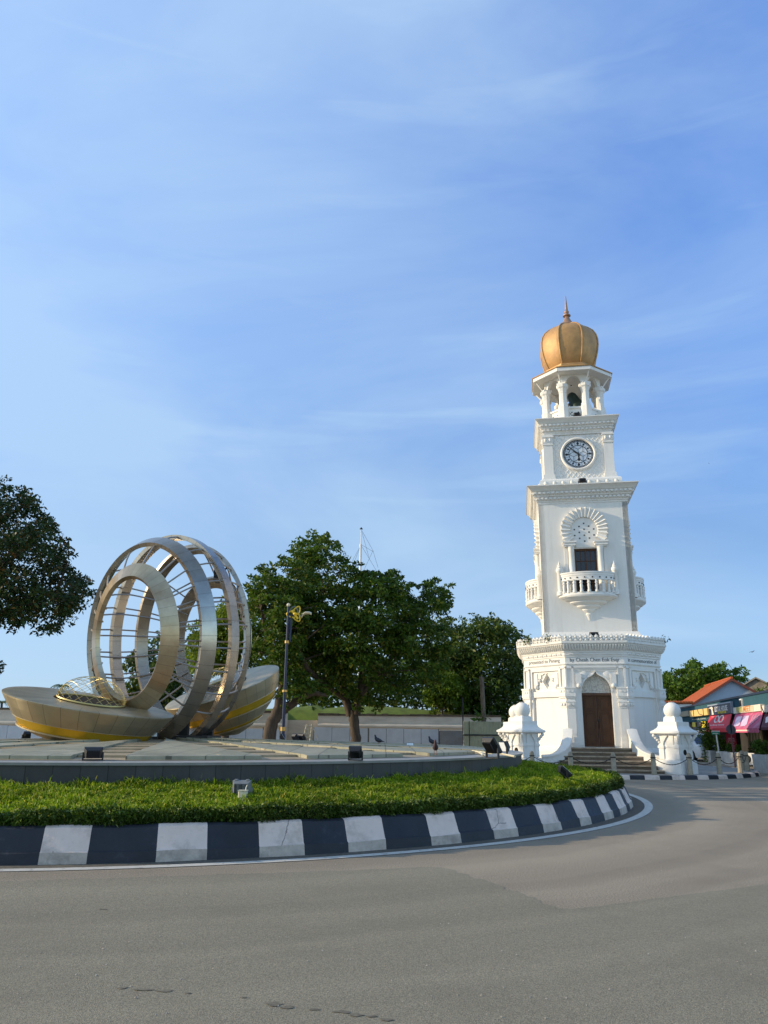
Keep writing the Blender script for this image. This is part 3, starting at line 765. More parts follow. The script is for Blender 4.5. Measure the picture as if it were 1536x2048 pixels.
cp = MB(); cp.loft([octo(3.36, 5.16), octo(3.39, 5.18), octo(3.39, 5.27), octo(3.30, 5.29), octo(3.22, 5.36), octo(3.05, 5.36), octo(3.05, 5.24), octo(1.9, 5.24)])
cp.build('coping', m_crestm, tower, smooth=20)
cb = MB()
for k in range(8):
    T = RZ(45 * k); n = 12
    for q in range(n):
        x = -1.33 + 2.66 * (q + 0.5) / n
        prof = [(-0.085, 0), (0.085, 0), (0.112, 0.08), (0.07, 0.12), (0.10, 0.19), (0.04, 0.23), (0, 0.29), (-0.04, 0.23), (-0.10, 0.19), (-0.07, 0.12), (-0.112, 0.08)]
        cb.prism(prof, lambda u, v: tuple(T @ Vector((x + u, -3.34, 5.285 + v))), lambda u, v: tuple(T @ Vector((x + u, -3.24, 5.285 + v))))
        cb.sphere(tuple(T @ Vector((x, -3.35, 5.44))), 0.055, 6, 5); cb.sphere(tuple(T @ Vector((x, -3.35, 5.33))), 0.045, 6, 5)
cb.build('cresting', m_crestm, tower, smooth=30)
for k, s_, sz in ((0, 'by Cheah Chen Eok Esqr', 0.215), (-1, 'presented to Penang', 0.225), (1, 'in commemoration of', 0.225)):
    text('lettering', s_, sz, m_letter, tower, RZ(45 * k) @ Matrix.Translation((0, -3.068, 4.495)) @ WALLT, sx=0.98 if k == 0 else 1.02, bold=0.0)
for ch_ in list(tower.children):
    ch_.scale = (0.958, 0.958, 1)      # the base is a touch narrower than first drawn
# --- square shaft: plinth, walls with door-window openings on three sides
shf = MB()
shf.loft([squ(2.12, 5.24), squ(2.12, 5.62), squ(2.02, 5.78), squ(2.0, 5.79)])
for k in range(4):
    T = RZ(90 * k)
    if k == 2: shf.box(-2.0, 2.0, -2.0, -1.75, 5.78, 11.75, T); continue
    shf.box(-2.0, -0.49, -2.0, -1.75, 5.78, 11.75, T); shf.box(0.49, 2.0, -2.0, -1.75, 5.78, 11.75, T)
    shf.box(-0.49, 0.49, -2.0, -1.75, 5.78, 7.45, T); shf.box(-0.49, 0.49, -2.0, -1.75, 9.56, 11.75, T)
shf.build('shaft', m_white, tower, smooth=20)


def cornice(z0, z1, A1, A2, nd, name):
    h = z1 - z0; d = A2 - A1
    L_ = [(0, 0), (0.05, 0.02), (0.05, 0.10), (0.12, 0.14), (0.12, 0.20), (0.20, 0.24), (0.20, 0.38), (0.34, 0.42), (0.38, 0.50), (0.46, 0.53), (0.46, 0.67), (0.60, 0.72), (0.70, 0.80), (0.92, 0.93), (1.0, 0.95), (1.0, 1.0)]
    c_ = MB(); c_.loft([squ(A1 + d * p, z0 + h * q) for p, q in L_] + [squ(A1 - 0.3, z1 + 0.02)])
    for k in range(4):
        T = RZ(90 * k)
        for (p, za, zb) in ((0.20, 0.26, 0.37), (0.46, 0.55, 0.66)):
            A = A1 + d * p
            for q in range(nd):
                x = -A + 2 * A * (q + 0.5) / nd; wd = A / nd * 0.55
                c_.box(x - wd, x + wd, -A - 0.085, -A, z0 + h * za, z0 + h * zb, T)
    return c_.build(name, m_white, tower)


cornice(11.70, 12.52, 2.0, 2.50, 22, 'cornice')
# --- window bays: balcony door, columns, fluted horseshoe arch, half-round balcony
ZC = 10.42


def bay(deg):
    T = RZ(deg)
    wn = MB(); wn.box(-0.49, -0.42, -1.93, -1.80, 7.45, 9.56, T); wn.box(0.42, 0.49, -1.93, -1.80, 7.45, 9.56, T); wn.box(-0.42, 0.42, -1.93, -1.80, 9.47, 9.56, T)
    wn.box(-0.03, 0.03, -1.91, -1.82, 7.45, 9.47, T)
    for z in (8.0, 8.5, 9.0): wn.box(-0.42, 0.42, -1.895, -1.83, z - 0.014, z + 0.014, T)
    for x in (-0.22, 0.22): wn.box(x - 0.012, x + 0.012, -1.893, -1.83, 7.45, 9.47, T)
    wo = wn.build('window', m_wood, tower)
    p = MB(); p.box(-0.42, 0.42, -1.86, -1.84, 7.45, 9.47, T); p.build('pane', m_pane, wo)
    co_ = MB()
    for sx in (-1, 1):
        co_.lathe([(0.15, 7.45), (0.15, 8.2), (0.12, 8.25), (0.112, 9.4), (0.13, 9.44), (0.12, 9.5), (0.16, 9.62)], (sx * 0.64, -2.1, 0), 16, T=T)
        co_.box(sx * 0.86 - 0.07, sx * 0.86 + 0.07, -2.05, -2.0, 7.45, 9.62, T)
        for e, za, zb in ((0.0, 9.62, 9.68), (0.04, 9.68, 9.76), (0.02, 9.76, 9.80), (0.07, 9.80, 9.88)):
            xa, xb = (0.46 - e, 0.94 + e)
            co_.box(min(sx * xa, sx * xb), max(sx * xa, sx * xb), -2.20 - e, -2.0, za, zb, T)
    co_.box(-0.42, 0.42, -2.04, -2.0, 9.60, 9.84, T)
    co_.build('window_column', m_white, tower, smooth=40)
    ar = MB(); n = 21; a0, a1 = radians(-36), radians(216); sub = 6
    cols = []
    for q in range(n * sub + 1):
        s = q / sub; fr_ = s - math.floor(s); hump = abs(2 * fr_ - 1) ** 1.5      # 1 at ridge, 0 in the valley
        a = a0 + (a1 - a0) * q / (n * sub)
        Ro = 1.0 + 0.065 * hump; dp = 0.10 + 0.10 * hump; Ri = 0.60 + 0.03 * (1 - hump)
        dpi = 0.06 + 0.05 * hump
        cols.append([(Ro * cos(a), -2.0, ZC + Ro * sin(a)), (Ro * cos(a), -2.0 - dp, ZC + Ro * sin(a)), (Ri * cos(a), -2.0 - dpi, ZC + Ri * sin(a)), ((Ri - 0.02) * cos(a), -2.0, ZC + (Ri - 0.02) * sin(a))])
    ar.loft([[tuple(T @ Vector(v)) for v in c] for c in cols], closed=False, cap=False)
    ar.build('horseshoe_arch', m_white, tower, smooth=25)
    ho = MB()
    for i, row in enumerate((3, 2, 3, 2, 3, 2, 1)):
        for j in range(row):
            x = (j - (row - 1) / 2) * 0.43; z = ZC - 0.52 + i * 0.14
            ho.box(x - 0.032, x + 0.032, -2.004, -1.99, z - 0.032, z + 0.032, T)
    ho.build('pierced_hole', m_hole, tower)
    # balcony
    ba = MB(); NA = 28
    def hell(s, z, g=0.0): return [tuple(T @ Vector(((1.22 * s + g) * cos(pi + pi * k / NA), -2.0 + (0.72 * s + g) * sin(pi + pi * k / NA), z))) for k in range(NA + 1)]
    ba.loft([hell(0.02, 6.28), hell(0.05, 6.34), hell(0.10, 6.50), hell(0.13, 6.55), hell(0.10, 6.62), hell(0.18, 6.68), hell(0.24, 6.74), hell(0.24, 6.80), hell(0.36, 6.84), hell(0.42, 6.90), hell(0.42, 6.96), hell(0.58, 7.01), hell(0.66, 7.07), hell(0.66, 7.13), hell(0.84, 7.18), hell(0.90, 7.24), hell(1.0, 7.27), hell(1.04, 7.32), hell(1.04, 7.37), hell(0.98, 7.40), hell(0.02, 7.40)], closed=False)
    ba.loft([hell(0.90, 8.22), hell(0.985, 8.22), hell(0.985, 8.30), hell(1.01, 8.32), hell(1.01, 8.38), hell(0.90, 8.38), hell(0.90, 8.22)], closed=False)
    ba.loft([hell(0.92, 8.00), hell(0.965, 8.00), hell(0.965, 8.22), hell(0.92, 8.22), hell(0.92, 8.0)], closed=False)
    ba.loft([hell(0.92, 7.40), hell(0.965, 7.40), hell(0.965, 7.47), hell(0.92, 7.47), hell(0.92, 7.4)], closed=False)
    bo = ba.build('balcony', m_white, tower, smooth=35)
    for k in range(11):
        th = pi + pi * (k + 0.5) / 11; x, y = 1.15 * cos(th), -2.0 + 0.675 * sin(th)
        bl = MB(); bl.lathe([(0.075, 7.46), (0.075, 7.54), (0.05, 7.58), (0.058, 7.66), (0.068, 7.76), (0.05, 7.84), (0.075, 7.87), (0.075, 7.90), (0.05, 7.93), (0.06, 8.0), (0.088, 8.02)], (x, y, 0), 10, T=T)
        bl.build('baluster', m_white, bo, smooth=40)
    dots = MB()
    for k in range(12):
        th = pi + pi * (k + 0.0) / 11
        if k in (0, 11): continue
        x, y = 1.22 * 0.968 * cos(th), -2.0 + 0.72 * 0.968 * sin(th)
        dots.sphere(tuple(T @ Vector((x, y, 8.12))), 0.035, 8, 6)
    dots.build('rail_hole', m_hole, bo)
    for sx in (-1, 1):
        f_ = MB(); f_.lathe([(0.15, 7.40), (0.15, 7.56), (0.11, 7.6), (0.11, 8.42), (0.14, 8.46), (0.165, 8.56), (0.14, 8.62), (0.11, 8.65), (0.125, 8.69), (0.08, 8.73), (0.09, 8.77), (0.05, 8.81), (0.06, 8.84), (0.012, 8.96)], (sx * 1.2, -2.1, 0), 14, T=T)
        f_.build('balcony_finial', m_white, bo, smooth=40)


for dg in (0, -90, 90): bay(dg)
# --- clock stage
st = MB()
st.loft([squ(1.98, 12.52), squ(1.98, 12.6), squ(1.86, 12.62), squ(1.86, 12.92), squ(1.80, 13.0), squ(1.55, 13.02)])
st.loft([squ(1.50, 13.0), squ(1.50, 15.3)])
for sx in (-1, 1):
    for sy in (-1, 1):
        cx, cy = sx * 1.40, sy * 1.40
        for hw_, za, zb in ((0.30, 13.0, 13.10), (0.27, 13.10, 13.26), (0.235, 13.26, 13.3), (0.215, 13.3, 14.78), (0.25, 14.78, 14.83), (0.225, 14.83, 14.90), (0.24, 14.90, 15.16), (0.28, 15.16, 15.22), (0.25, 15.22, 15.3)):
            st.box(cx - hw_, cx + hw_, cy - hw_, cy + hw_, za, zb)
        for q in (-0.11, 0.11):
            for ax in (0, 1):
                p_ = (cx + q, cy + sy * 0.25, 15.03) if ax else (cx + sx * 0.25, cy + q, 15.03)
                st.sphere(p_, 0.055, 8, 6, (1, 1, 1.7))
st.build('clock_stage', m_white, tower, smooth=30)
pn = MB()
for k in range(4):
    T = RZ(90 * k); pn.box(-1.18, 1.18, -1.515, -1.49, 13.02, 15.28, T)
    for q in range(-10, 11):
        for sg in (-1, 1):
            # raised diagonal strapwork, clipped to the panel
            pts = []
            for e in np.linspace(0, 1, 24):
                z = 13.05 + 2.2 * e; x = q * 0.24 + sg * (z - 14.15) * 0.8
                rr_ = sqrt(x * x + (z - 14.28) ** 2)
                if abs(x) < 1.15 and rr_ > 0.83: pts.append((x, z))
                else:
                    if len(pts) > 1: pn.tube([tuple(T @ Vector((x_, -1.518, z_))) for x_, z_ in pts[::max(1, len(pts) - 1)]], 0.014, 4, cap=False)
                    pts = []
            if len(pts) > 1: pn.tube([tuple(T @ Vector((x_, -1.518, z_))) for x_, z_ in (pts[0], pts[-1])], 0.014, 4, cap=False)
pn.build('ornament_panel', m_white, tower)
pb = MB()
for k in range(4):
    T = RZ(90 * k)
    for q in range(9):
        x = -1.6 + 3.2 * q / 8
        pb.sphere(tuple(T @ Vector((x, -1.86, 12.78))), 0.09, 8, 6, (1, 1, 1)); pb.box(x + 0.12, x + 0.26, -1.885, -1.86, 12.70, 12.86, T)
pb.build('plinth_ornament', m_crestm, tower, smooth=40)


def clock(deg):
    T = RZ(deg) @ Matrix.Translation((0, -1.52, 14.28)) @ Matrix.Rotation(radians(90), 4, 'X')     # local z -> outward
    ck = MB(); ck.lathe([(0.71, 0.0), (0.71, 0.07), (0.75, 0.13), (0.79, 0.13), (0.83, 0.09), (0.84, 0.0)], n=56, cap=False, T=T)
    c0 = ck.build('clock', m_white, tower, smooth=40)
    d = MB(); d.lathe([(0.72, 0.02), (0.001, 0.02)], n=48, cap=False, T=T); d.build('dial', m_dial, c0)
    g = MB()
    def ringm(r0, r1, z=0.026): g.lathe([(r0, z), (r1, z), (r1, z + 0.006), (r0, z + 0.006), (r0, z)], n=56, cap=False, T=T)
    ringm(0.685, 0.71); ringm(0.615, 0.630); ringm(0.425, 0.450)
    for k in range(60):
        a = 2 * pi * k / 60; Tk = T @ Matrix.Rotation(a, 4, 'Z'); g.box(0.632, 0.683, -0.018, 0.018, 0.026, 0.030, Tk)
    for k in range(12):
        a = 2 * pi * k / 12; Tk = T @ Matrix.Rotation(a, 4, 'Z'); s = 1.15 if k % 3 == 0 else 0.9
        g.add([tuple(Tk @ Vector(p)) for p in ((0.535 - 0.085 * s, 0, 0.034), (0.535, 0.055 * s, 0.034), (0.535 + 0.08 * s, 0, 0.034), (0.535, -0.055 * s, 0.034))], [(0, 1, 2, 3)])
        Tk = T @ Matrix.Rotation(a + pi / 12, 4, 'Z'); g.box(0.45, 0.615, -0.006, 0.006, 0.026, 0.030, Tk)
    hexp = [(0.25 * cos(pi / 6 + pi / 3 * k), 0.25 * sin(pi / 6 + pi / 3 * k)) for k in range(6)]
    def bar(p, q, wd=0.006, z=0.026):
        p, q = Vector((*p, 0)), Vector((*q, 0)); d_ = (q - p); l = d_.length; a = atan2(d_.y, d_.x)
        g.box(0, l, -wd, wd, z, z + 0.005, T @ Matrix.Translation(p) @ Matrix.Rotation(a, 4, 'Z'))
    for k in range(6):
        p = hexp[k]; bar((0, 0), p, 0.0065, 0.0262)
        o1 = (0.43 * cos(pi / 3 * k), 0.43 * sin(pi / 3 * k)); o2 = (0.43 * cos(pi / 3 * (k + 1)), 0.43 * sin(pi / 3 * (k + 1)))
        bar(p, o1, 0.0065, 0.0264); bar(p, o2, 0.0065, 0.0266)
    g.build('dial_marking', m_ink, c0)
    for nm, ang, ln, wd in (('hour_hand', 176, 0.36, 0.030), ('minute_hand', 311, 0.60, 0.024)):
        h = MB(); a = pi / 2 - radians(ang); Th = T @ Matrix.Rotation(a, 4, 'Z'); z = 0.045 if nm == 'hour_hand' else 0.06
        if nm == 'hour_hand': pr_ = [(-0.08, -wd), (ln * 0.62, -wd), (ln * 0.70, -wd * 2.4), (ln * 0.84, -wd * 2.4), (ln, 0), (ln * 0.84, wd * 2.4), (ln * 0.70, wd * 2.4), (ln * 0.62, wd), (-0.08, wd)]
        else: pr_ = [(-0.12, -wd * 1.4), (ln * 0.4, -wd), (ln, -0.006), (ln, 0.006), (ln * 0.4, wd), (-0.12, wd * 1.4)]
        h.prism(pr_, lambda u, v: tuple(Th @ Vector((u, v, z))), lambda u, v: tuple(Th @ Vector((u, v, z + 0.012)))); h.build(nm, m_ink, c0)


for dg in (0, -90, 90, 180): clock(dg)
cornice(15.28, 16.05, 1.55, 1.96, 18, 'cornice')
# --- belfry
Ab = 1.32
pa = MB(); pa.loft([octo(1.42, 16.05), octo(1.42, 16.18), octo(1.30, 16.2), octo(1.30, 16.72), octo(1.36, 16.74), octo(1.36, 16.82), octo(1.12, 16.82), octo(1.12, 16.2), octo(0.2, 16.2)])
pa.build('belfry_parapet', m_white, tower)
ph_ = MB()
for k in range(8):
    T = RZ(45 * k)
    for xm in (-0.22, 0.22):
        for (dx, dz) in ((0, 0), (0.07, 0.07), (-0.07, 0.07), (0.07, -0.07), (-0.07, -0.07)):
            ph_.box(xm + dx - 0.028, xm + dx + 0.028, -1.306, -1.29, 16.46 + dz - 0.028, 16.46 + dz + 0.028, T)
ph_.build('pierced_hole', m_hole, tower)
Rc = Ab / cos(pi / 8)
for k in range(8):
    a = radians(22.5 + 45 * k); T = Matrix.Rotation(a, 4, 'Z') @ Matrix.Translation((Rc - 0.03, 0, 0))
    c_ = MB()
    for prof, n in (([(0.27, 16.05), (0.27, 16.80), (0.235, 16.86), (0.225, 16.98), (0.19, 17.02), (0.18, 17.55), (0.195, 17.58), (0.185, 17.62), (0.23, 17.78), (0.285, 17.84), (0.30, 17.98)], 8),):
        c_.lathe(prof, (0, 0, 0), n, T=T, ph=pi / 8)
    c_.box(-0.22, 0.22, -0.22, 0.22, 17.98, 18.06, T)
    # raking strut under the eave
    c_.tube([tuple(T @ Vector((0.18, 0, 18.05))), tuple(T @ Vector((0.52, 0, 18.5)))], 0.035, 5)
    c_.build('belfry_column', m_white, tower, smooth=25)
sp_ = MB()
for k in range(8):
    T = RZ(45 * k); hw_ = Ab * T8
    arcp = [(0.36 * cos(t), 18.06 + 0.40 * sin(t)) for t in np.linspace(0, pi, 15)]
    F = lambda u, v: tuple(T @ Vector((u, -Ab - 0.04, v))); B_ = lambda u, v: tuple(T @ Vector((u, -Ab + 0.12, v)))
    sp_.prism([(hw_ + 0.02, 18.06)] + [(hw_ + 0.02, 18.60), (0, 18.60)] + [p for p in arcp[:8]][::-1], F, B_)
    sp_.prism([(-hw_ - 0.02, 18.06)] + arcp[7:][::-1] + [(0, 18.60), (-hw_ - 0.02, 18.60)], F, B_)
sp_.build('belfry_arch', m_white, tower)
ev = MB(); ev.loft([octo(0.05, 18.56), octo(1.85, 18.50), octo(1.92, 18.50), octo(1.92, 18.68), octo(1.80, 18.70)]); ev.build('eave', m_white, tower)
rf = MB(); rf.loft([octo(1.95, 18.675), octo(1.97, 18.72), octo(1.62, 18.88), octo(1.36, 19.06), octo(1.25, 19.12), octo(1.25, 19.22), octo(1.00, 19.24)]); rf.build('belfry_roof', m_dome, tower)
bl = MB(); Tb = Matrix.Translation((-0.10, -0.25, 18.02)) @ Matrix.Rotation(radians(-24), 4, 'Y') @ Matrix.Scale(1.4, 4)
bl.lathe([(0.02, 0.0), (0.10, -0.02), (0.16, -0.10), (0.20, -0.35), (0.26, -0.55), (0.36, -0.72), (0.36, -0.76), (0.3, -0.76)], n=20, T=Tb); bl.build('bell', m_bell, tower, smooth=40)
tf = MB(); tf.box(-1.0, 1.0, -0.15, 0.0, 16.84, 16.98); tf.box(-1.0, 1.0, 0.35, 0.5, 16.84, 16.98)
tf.tube([(-0.5, -0.3, 16.9), (0.1, -0.05, 17.9)], 0.06, 4); tf.tube([(0.6, 0.2, 16.9), (0.1, 0.1, 17.9)], 0.06, 4); tf.build('bell_frame', m_timber, tower)
# --- onion dome
dm = MB(); prof = [(1.00, 19.22), (1.11, 19.38), (1.24, 19.70), (1.335, 20.08), (1.39, 20.48), (1.385, 20.78), (1.325, 21.06), (1.19, 21.32), (0.97, 21.54), (0.70, 21.73), (0.46, 21.86), (0.33, 21.92)]
R = []
for A, z in prof:
    rg = []
    c8 = octo(A, z)
    for k in range(8):
        p, q = np.array(c8[k]), np.array(c8[(k + 1) % 8])
        for e in range(6):
            v = p + (q - p) * e / 6; bulge = 1 + 0.035 * sin(pi * e / 6); v = (v[0] * bulge, v[1] * bulge, z); rg.append(v)
    R.append(rg)
dm.loft(R); dm.build('dome', m_dome, tower, smooth=50)
for k in range(8):
    rb = MB(); rb.tube([octo(A + 0.01, z)[k] for A, z in prof], 0.045, 6); rb.build('dome_rib', m_dome, tower, smooth=60)
fi = MB()
fi.lathe([(0.36, 21.88), (0.42, 21.92), (0.36, 22.0), (0.22, 22.2), (0.12, 22.42), (0.10, 22.48), (0.20, 22.52), (0.20, 22.56), (0.09, 22.60), (0.08, 22.66), (0.125, 22.72), (0.125, 22.78), (0.08, 22.84), (0.075, 22.95), (0.02, 23.70)], n=20); fi.build('finial', m_finial, tower, smooth=45)
# --- ledge plants
m_weed = leaf_mat('ledge weed leaves', (0.03, 0.07, 0.01), (0.08, 0.12, 0.02))


def sprig(c, r, n, nm, lab, par=None, grp=None):
    V = []; F = []
    root = empty(nm, c, 0, lab, 'plant', grp)
    p = rng.standard_normal((n, 3)) * r * np.array([0.5, 0.4, 0.55]) + np.array([0, 0, r * 0.7])
    d = rng.standard_normal((n, 3)); d /= np.linalg.norm(d, axis=1)[:, None]; s = np.cross(d, rng.standard_normal((n, 3))); s /= np.linalg.norm(s, axis=1)[:, None]
    l = r * (0.18 + 0.2 * rng.random((n, 1)))
    V = np.stack([p - d * l, p + s * l * 0.5, p + d * l, p - s * l * 0.5], 1).reshape(-1, 3)
    raw_mesh('foliage', V, np.arange(4 * n).reshape(n, 4), m_weed, parent=root)
    st_ = MB()
    for q in range(5): st_.tube([(0, 0, 0), tuple(p[q] * 0.6), tuple(p[q])], r * 0.025, 4)
    st_.build('stem', m_weed, root)
    return root


TM = Matrix.Translation((TX, TY, 1.55 * (1 - KS))) @ RZ(-degrees(AL)) @ Matrix.Scale(KS, 4)
sprig(tuple(TM @ Vector((-2.75, -1.9, 5.32))), 0.2, 60, 'weed', 'small weed rooted at the left corner of the octagon cresting')
sprig(tuple(TM @ Vector((-1.9, -2.7, 5.34))), 0.16, 40, 'weed', 'sprouting weed in the cresting above the word Penang')
sprig(tuple(TM @ Vector((3.25, -1.2, 5.36))), 0.22, 14, 'weed', 'thin weed standing up at the right corner of the octagon cresting')

# ------------------------------------------------------------------ tower island: pavement, kerb, steps, swept walls, ball piers, bollards
m_conc = mat('pavement concrete', (0.30, 0.28, 0.25), 0.85, var=0.2, vscale=4, bump=0.3, bscale=50, stain=(0.18, 0.165, 0.14), sscale=0.8, samt=0.6)
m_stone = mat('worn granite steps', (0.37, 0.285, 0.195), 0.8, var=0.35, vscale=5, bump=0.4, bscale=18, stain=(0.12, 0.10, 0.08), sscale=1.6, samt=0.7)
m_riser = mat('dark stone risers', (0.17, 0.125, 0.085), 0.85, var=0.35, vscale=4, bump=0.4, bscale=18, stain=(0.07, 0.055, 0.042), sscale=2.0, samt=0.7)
m_post = mat('weathered concrete post', (0.36, 0.30, 0.22), 0.9, var=0.25, vscale=7, stain=(0.14, 0.12, 0.10), sscale=5, samt=0.7)
m_chain = mat('rusty chain', (0.035, 0.028, 0.022), 0.6, metal=0.4)


def px_of(p):
    v = np.asarray(p, float) - CAMP; q = v @ _f
    return 768 + FOC * (v @ RT) / q, 1024 - FOC * (v @ UP) / q


annulus('pavement', TC, [(TR - 0.16, 0.132), (0.02, 0.142)], -pi, pi, 96, m_conc)
fa = np.linspace(-2.2, 0.4, 2600); fx = np.array([px_of((TC[0] + TR * cos(a), TC[1] + TR * sin(a), 0.06))[0] for a in fa])
im = int(np.argmax(fx))
FB = [float(fa[int(np.argmax(fx[:im] >= x))]) for x in (1260, 1290, 1320, 1345, 1371, 1396, 1418, 1438, 1456, 1474, 1487, 1503, 1512, 1524) if (fx[:im] >= x).any()]
while FB[-1] < 2 * pi - 2.2: FB.append(FB[-1] + 0.1)
while FB[0] > -pi - 0.2: FB.insert(0, FB[0] - 0.11); 
kz = FB.index(min(FB, key=lambda t: abs(t - float(fa[int(np.argmax(fx[:im] >= 1260))]))))


def fcol(a):
    k = sum(1 for t in FB if t <= a) - 1
    return 1 if (k - kz) % 2 == 0 else 0


b = MB(); ka = sorted(set(list(np.linspace(-pi, pi, 150)[:-1]) + [t + e for t in FB if -pi < t < pi for e in (-0.0008, 0.0008)]))
b.loft([[ringpt(TC, r, a, z) for a in ka] for r, z in ((TR, 0), (TR - 0.03, 0.11), (TR - 0.06, 0.135), (TR - 0.18, 0.138), (TR - 0.20, 0.05))])
nk = len(ka); b.mi = [fcol((ka[k % nk] + (ka[k % nk + 1] if k % nk + 1 < nk else pi)) / 2) for k in range(len(b.f))]
tag(b.build('tower_kerb', [m_kwhite, m_kblack], smooth=30), kind='structure')

LT = Matrix.Translation((TX, TY, 0)) @ RZ(-degrees(AL))      # tower frame at true size: x right, -y towards the road


def lw(x, y, z): return tuple(LT @ Vector((x, y, z)))


stairs = empty('entrance_steps', lw(0, -4.2, PAV), -AL, 'worn grey brown stone steps leading up to the wooden tower door', 'steps')
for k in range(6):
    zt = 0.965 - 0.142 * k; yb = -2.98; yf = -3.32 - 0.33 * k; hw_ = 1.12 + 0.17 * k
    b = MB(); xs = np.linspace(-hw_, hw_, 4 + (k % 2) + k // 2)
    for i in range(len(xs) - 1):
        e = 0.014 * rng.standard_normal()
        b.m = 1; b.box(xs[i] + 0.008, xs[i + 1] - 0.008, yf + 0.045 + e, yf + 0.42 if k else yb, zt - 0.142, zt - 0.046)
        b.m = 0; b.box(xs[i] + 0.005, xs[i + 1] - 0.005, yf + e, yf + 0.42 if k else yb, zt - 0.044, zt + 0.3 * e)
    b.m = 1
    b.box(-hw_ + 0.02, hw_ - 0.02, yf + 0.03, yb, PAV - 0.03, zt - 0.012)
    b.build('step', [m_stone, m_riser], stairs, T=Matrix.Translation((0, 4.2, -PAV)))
m_swept = m_white2
for sx, lab in ((-1, 'white swept side wall left of the tower steps'), (1, 'white swept side wall right of the tower steps')):
    cur = [(1.20, -2.92, 1.66), (1.22, -3.12, 1.47), (1.27, -3.38, 1.24), (1.37, -3.65, 1.04), (1.53, -3.88, 0.88), (1.74, -4.05, 0.77), (1.98, -4.14, 0.71), (2.25, -4.18, 0.69)]
    root = empty('swept_wall', lw(sx * 1.6, -3.8, PAV), -AL, lab, 'wall', 'swept walls beside the tower steps'); Ti = Matrix.Translation((-sx * 1.6, 3.8, -PAV))
    b, c_ = MB(), MB(); R1 = []; R2 = []
    for i, (x, y, z) in enumerate(cur):
        t = np.array(cur[min(i + 1, 7)][:2]) - np.array(cur[max(i - 1, 0)][:2]); t /= np.linalg.norm(t); nn = np.array([-t[1], t[0]])
        def o(d): return (sx * (x + nn[0] * d), y + nn[1] * d)
        R1.append([(*o(-0.13), PAV), (*o(0.15), PAV), (*o(0.15), z - 0.06), (*o(-0.13), z - 0.06)])
        R2.append([(*o(-0.18), z - 0.06), (*o(0.20), z - 0.06), (*o(0.20), z), (*o(0.01), z + 0.025), (*o(-0.18), z)])
    b.loft(R1, cap=True); c_.loft(R2, cap=True)
    b.build('wall_face', m_swept, root, smooth=30, T=Ti); c_.build('coping', m_white, root, smooth=30, T=Ti)


def ball_pier(loc, rz, lab):
    root = empty('ball_pier', loc, rz, lab, 'gate pier', 'white piers topped with stone balls')
    def ring4(hw_, z): return [(-hw_, -hw_, z), (hw_, -hw_, z), (hw_, hw_, z), (-hw_, hw_, z)]
    b = MB()
    b.loft([ring4(0.50, 0), ring4(0.50, 0.40), ring4(0.47, 0.46), ring4(0.385, 0.48), ring4(0.37, 0.56), ring4(0.365, 1.30)])
    for sx in (-1, 1):
        for sy in (-1, 1):
            cx, cy = sx * 0.31, sy * 0.31
            b.box(cx - 0.10, cx + 0.10, cy - 0.10, cy + 0.10, 0.5, 1.0); b.box(cx - 0.125, cx + 0.125, cy - 0.125, cy + 0.125, 0.88, 0.96)
            b.box(cx - 0.085, cx + 0.085, cy - 0.085, cy + 0.085, 1.0, 1.38)
            for k in range(5):      # little scalloped corbels stepping out under the roof
                o = 0.31 + 0.03 + 0.042 * k; z = 0.98 + 0.075 * k
                b.sphere((sx * o * 1.0, sy * o * 1.0, z + 0.03), 0.05 + 0.004 * k, 8, 6)
    for k in range(4):
        T = RZ(90 * k)
        for q in (-1, 1):
            b.prism([(q * 0.22, 1.36), (q * 0.22, 1.0), (q * 0.19, 1.08), (q * 0.10, 1.22), (q * 0.03, 1.30), (0, 1.36)], lambda u, v: tuple(T @ Vector((u, -0.42, v))), lambda u, v: tuple(T @ Vector((u, -0.36, v))))
        b.box(-0.24, 0.24, -0.385, -0.36, 0.90, 0.95, T)
    b.build('pier_body', m_white, root, smooth=30)
    c_ = MB(); c_.loft([ring4(0.44, 1.34), ring4(0.58, 1.38), ring4(0.595, 1.40), ring4(0.595, 1.45), ring4(0.50, 1.51), ring4(0.42, 1.58), ring4(0.385, 1.65), ring4(0.385, 1.79), ring4(0.24, 1.80), ring4(0.23, 1.95), ring4(0.17, 2.0)], cap=True)
    c_.build('pier_cap', m_white, root, smooth=25)
    s_ = MB(); s_.sphere((0, 0, 2.19), 0.30, 24, 16); s_.lathe([(0.12, 2.48), (0.10, 2.49), (0.0, 2.50)], n=16); s_.build('ball', m_white, root, smooth=50)
    h_ = MB(); h_.lathe([(0.095, -0.01), (0.095, 0.012), (0.001, 0.012)], n=20, T=Matrix.Translation((0.0 if rz < -0.97 else 0, -0.367, 0.74)) @ Matrix.Rotation(radians(90), 4, 'X'))
    h_.build('vent_hole', m_hole, root)
    return root


cR = (10.60, 29.02, 0.13); ball_pier(cR, radians(36), 'white ball topped pier right of the tower steps, its left side in full sun')
pL = atY(1047, 1490, 30.3); ball_pier((pL[0], pL[1], 0.13), radians(-57), 'white ball topped pier left of the tower steps, beside the granite platform')
pB = atY(1034, 1480, 33.6); ball_pier((pB[0], pB[1], 0.13), radians(-57), 'white ball topped pier half hidden behind the left front pier')

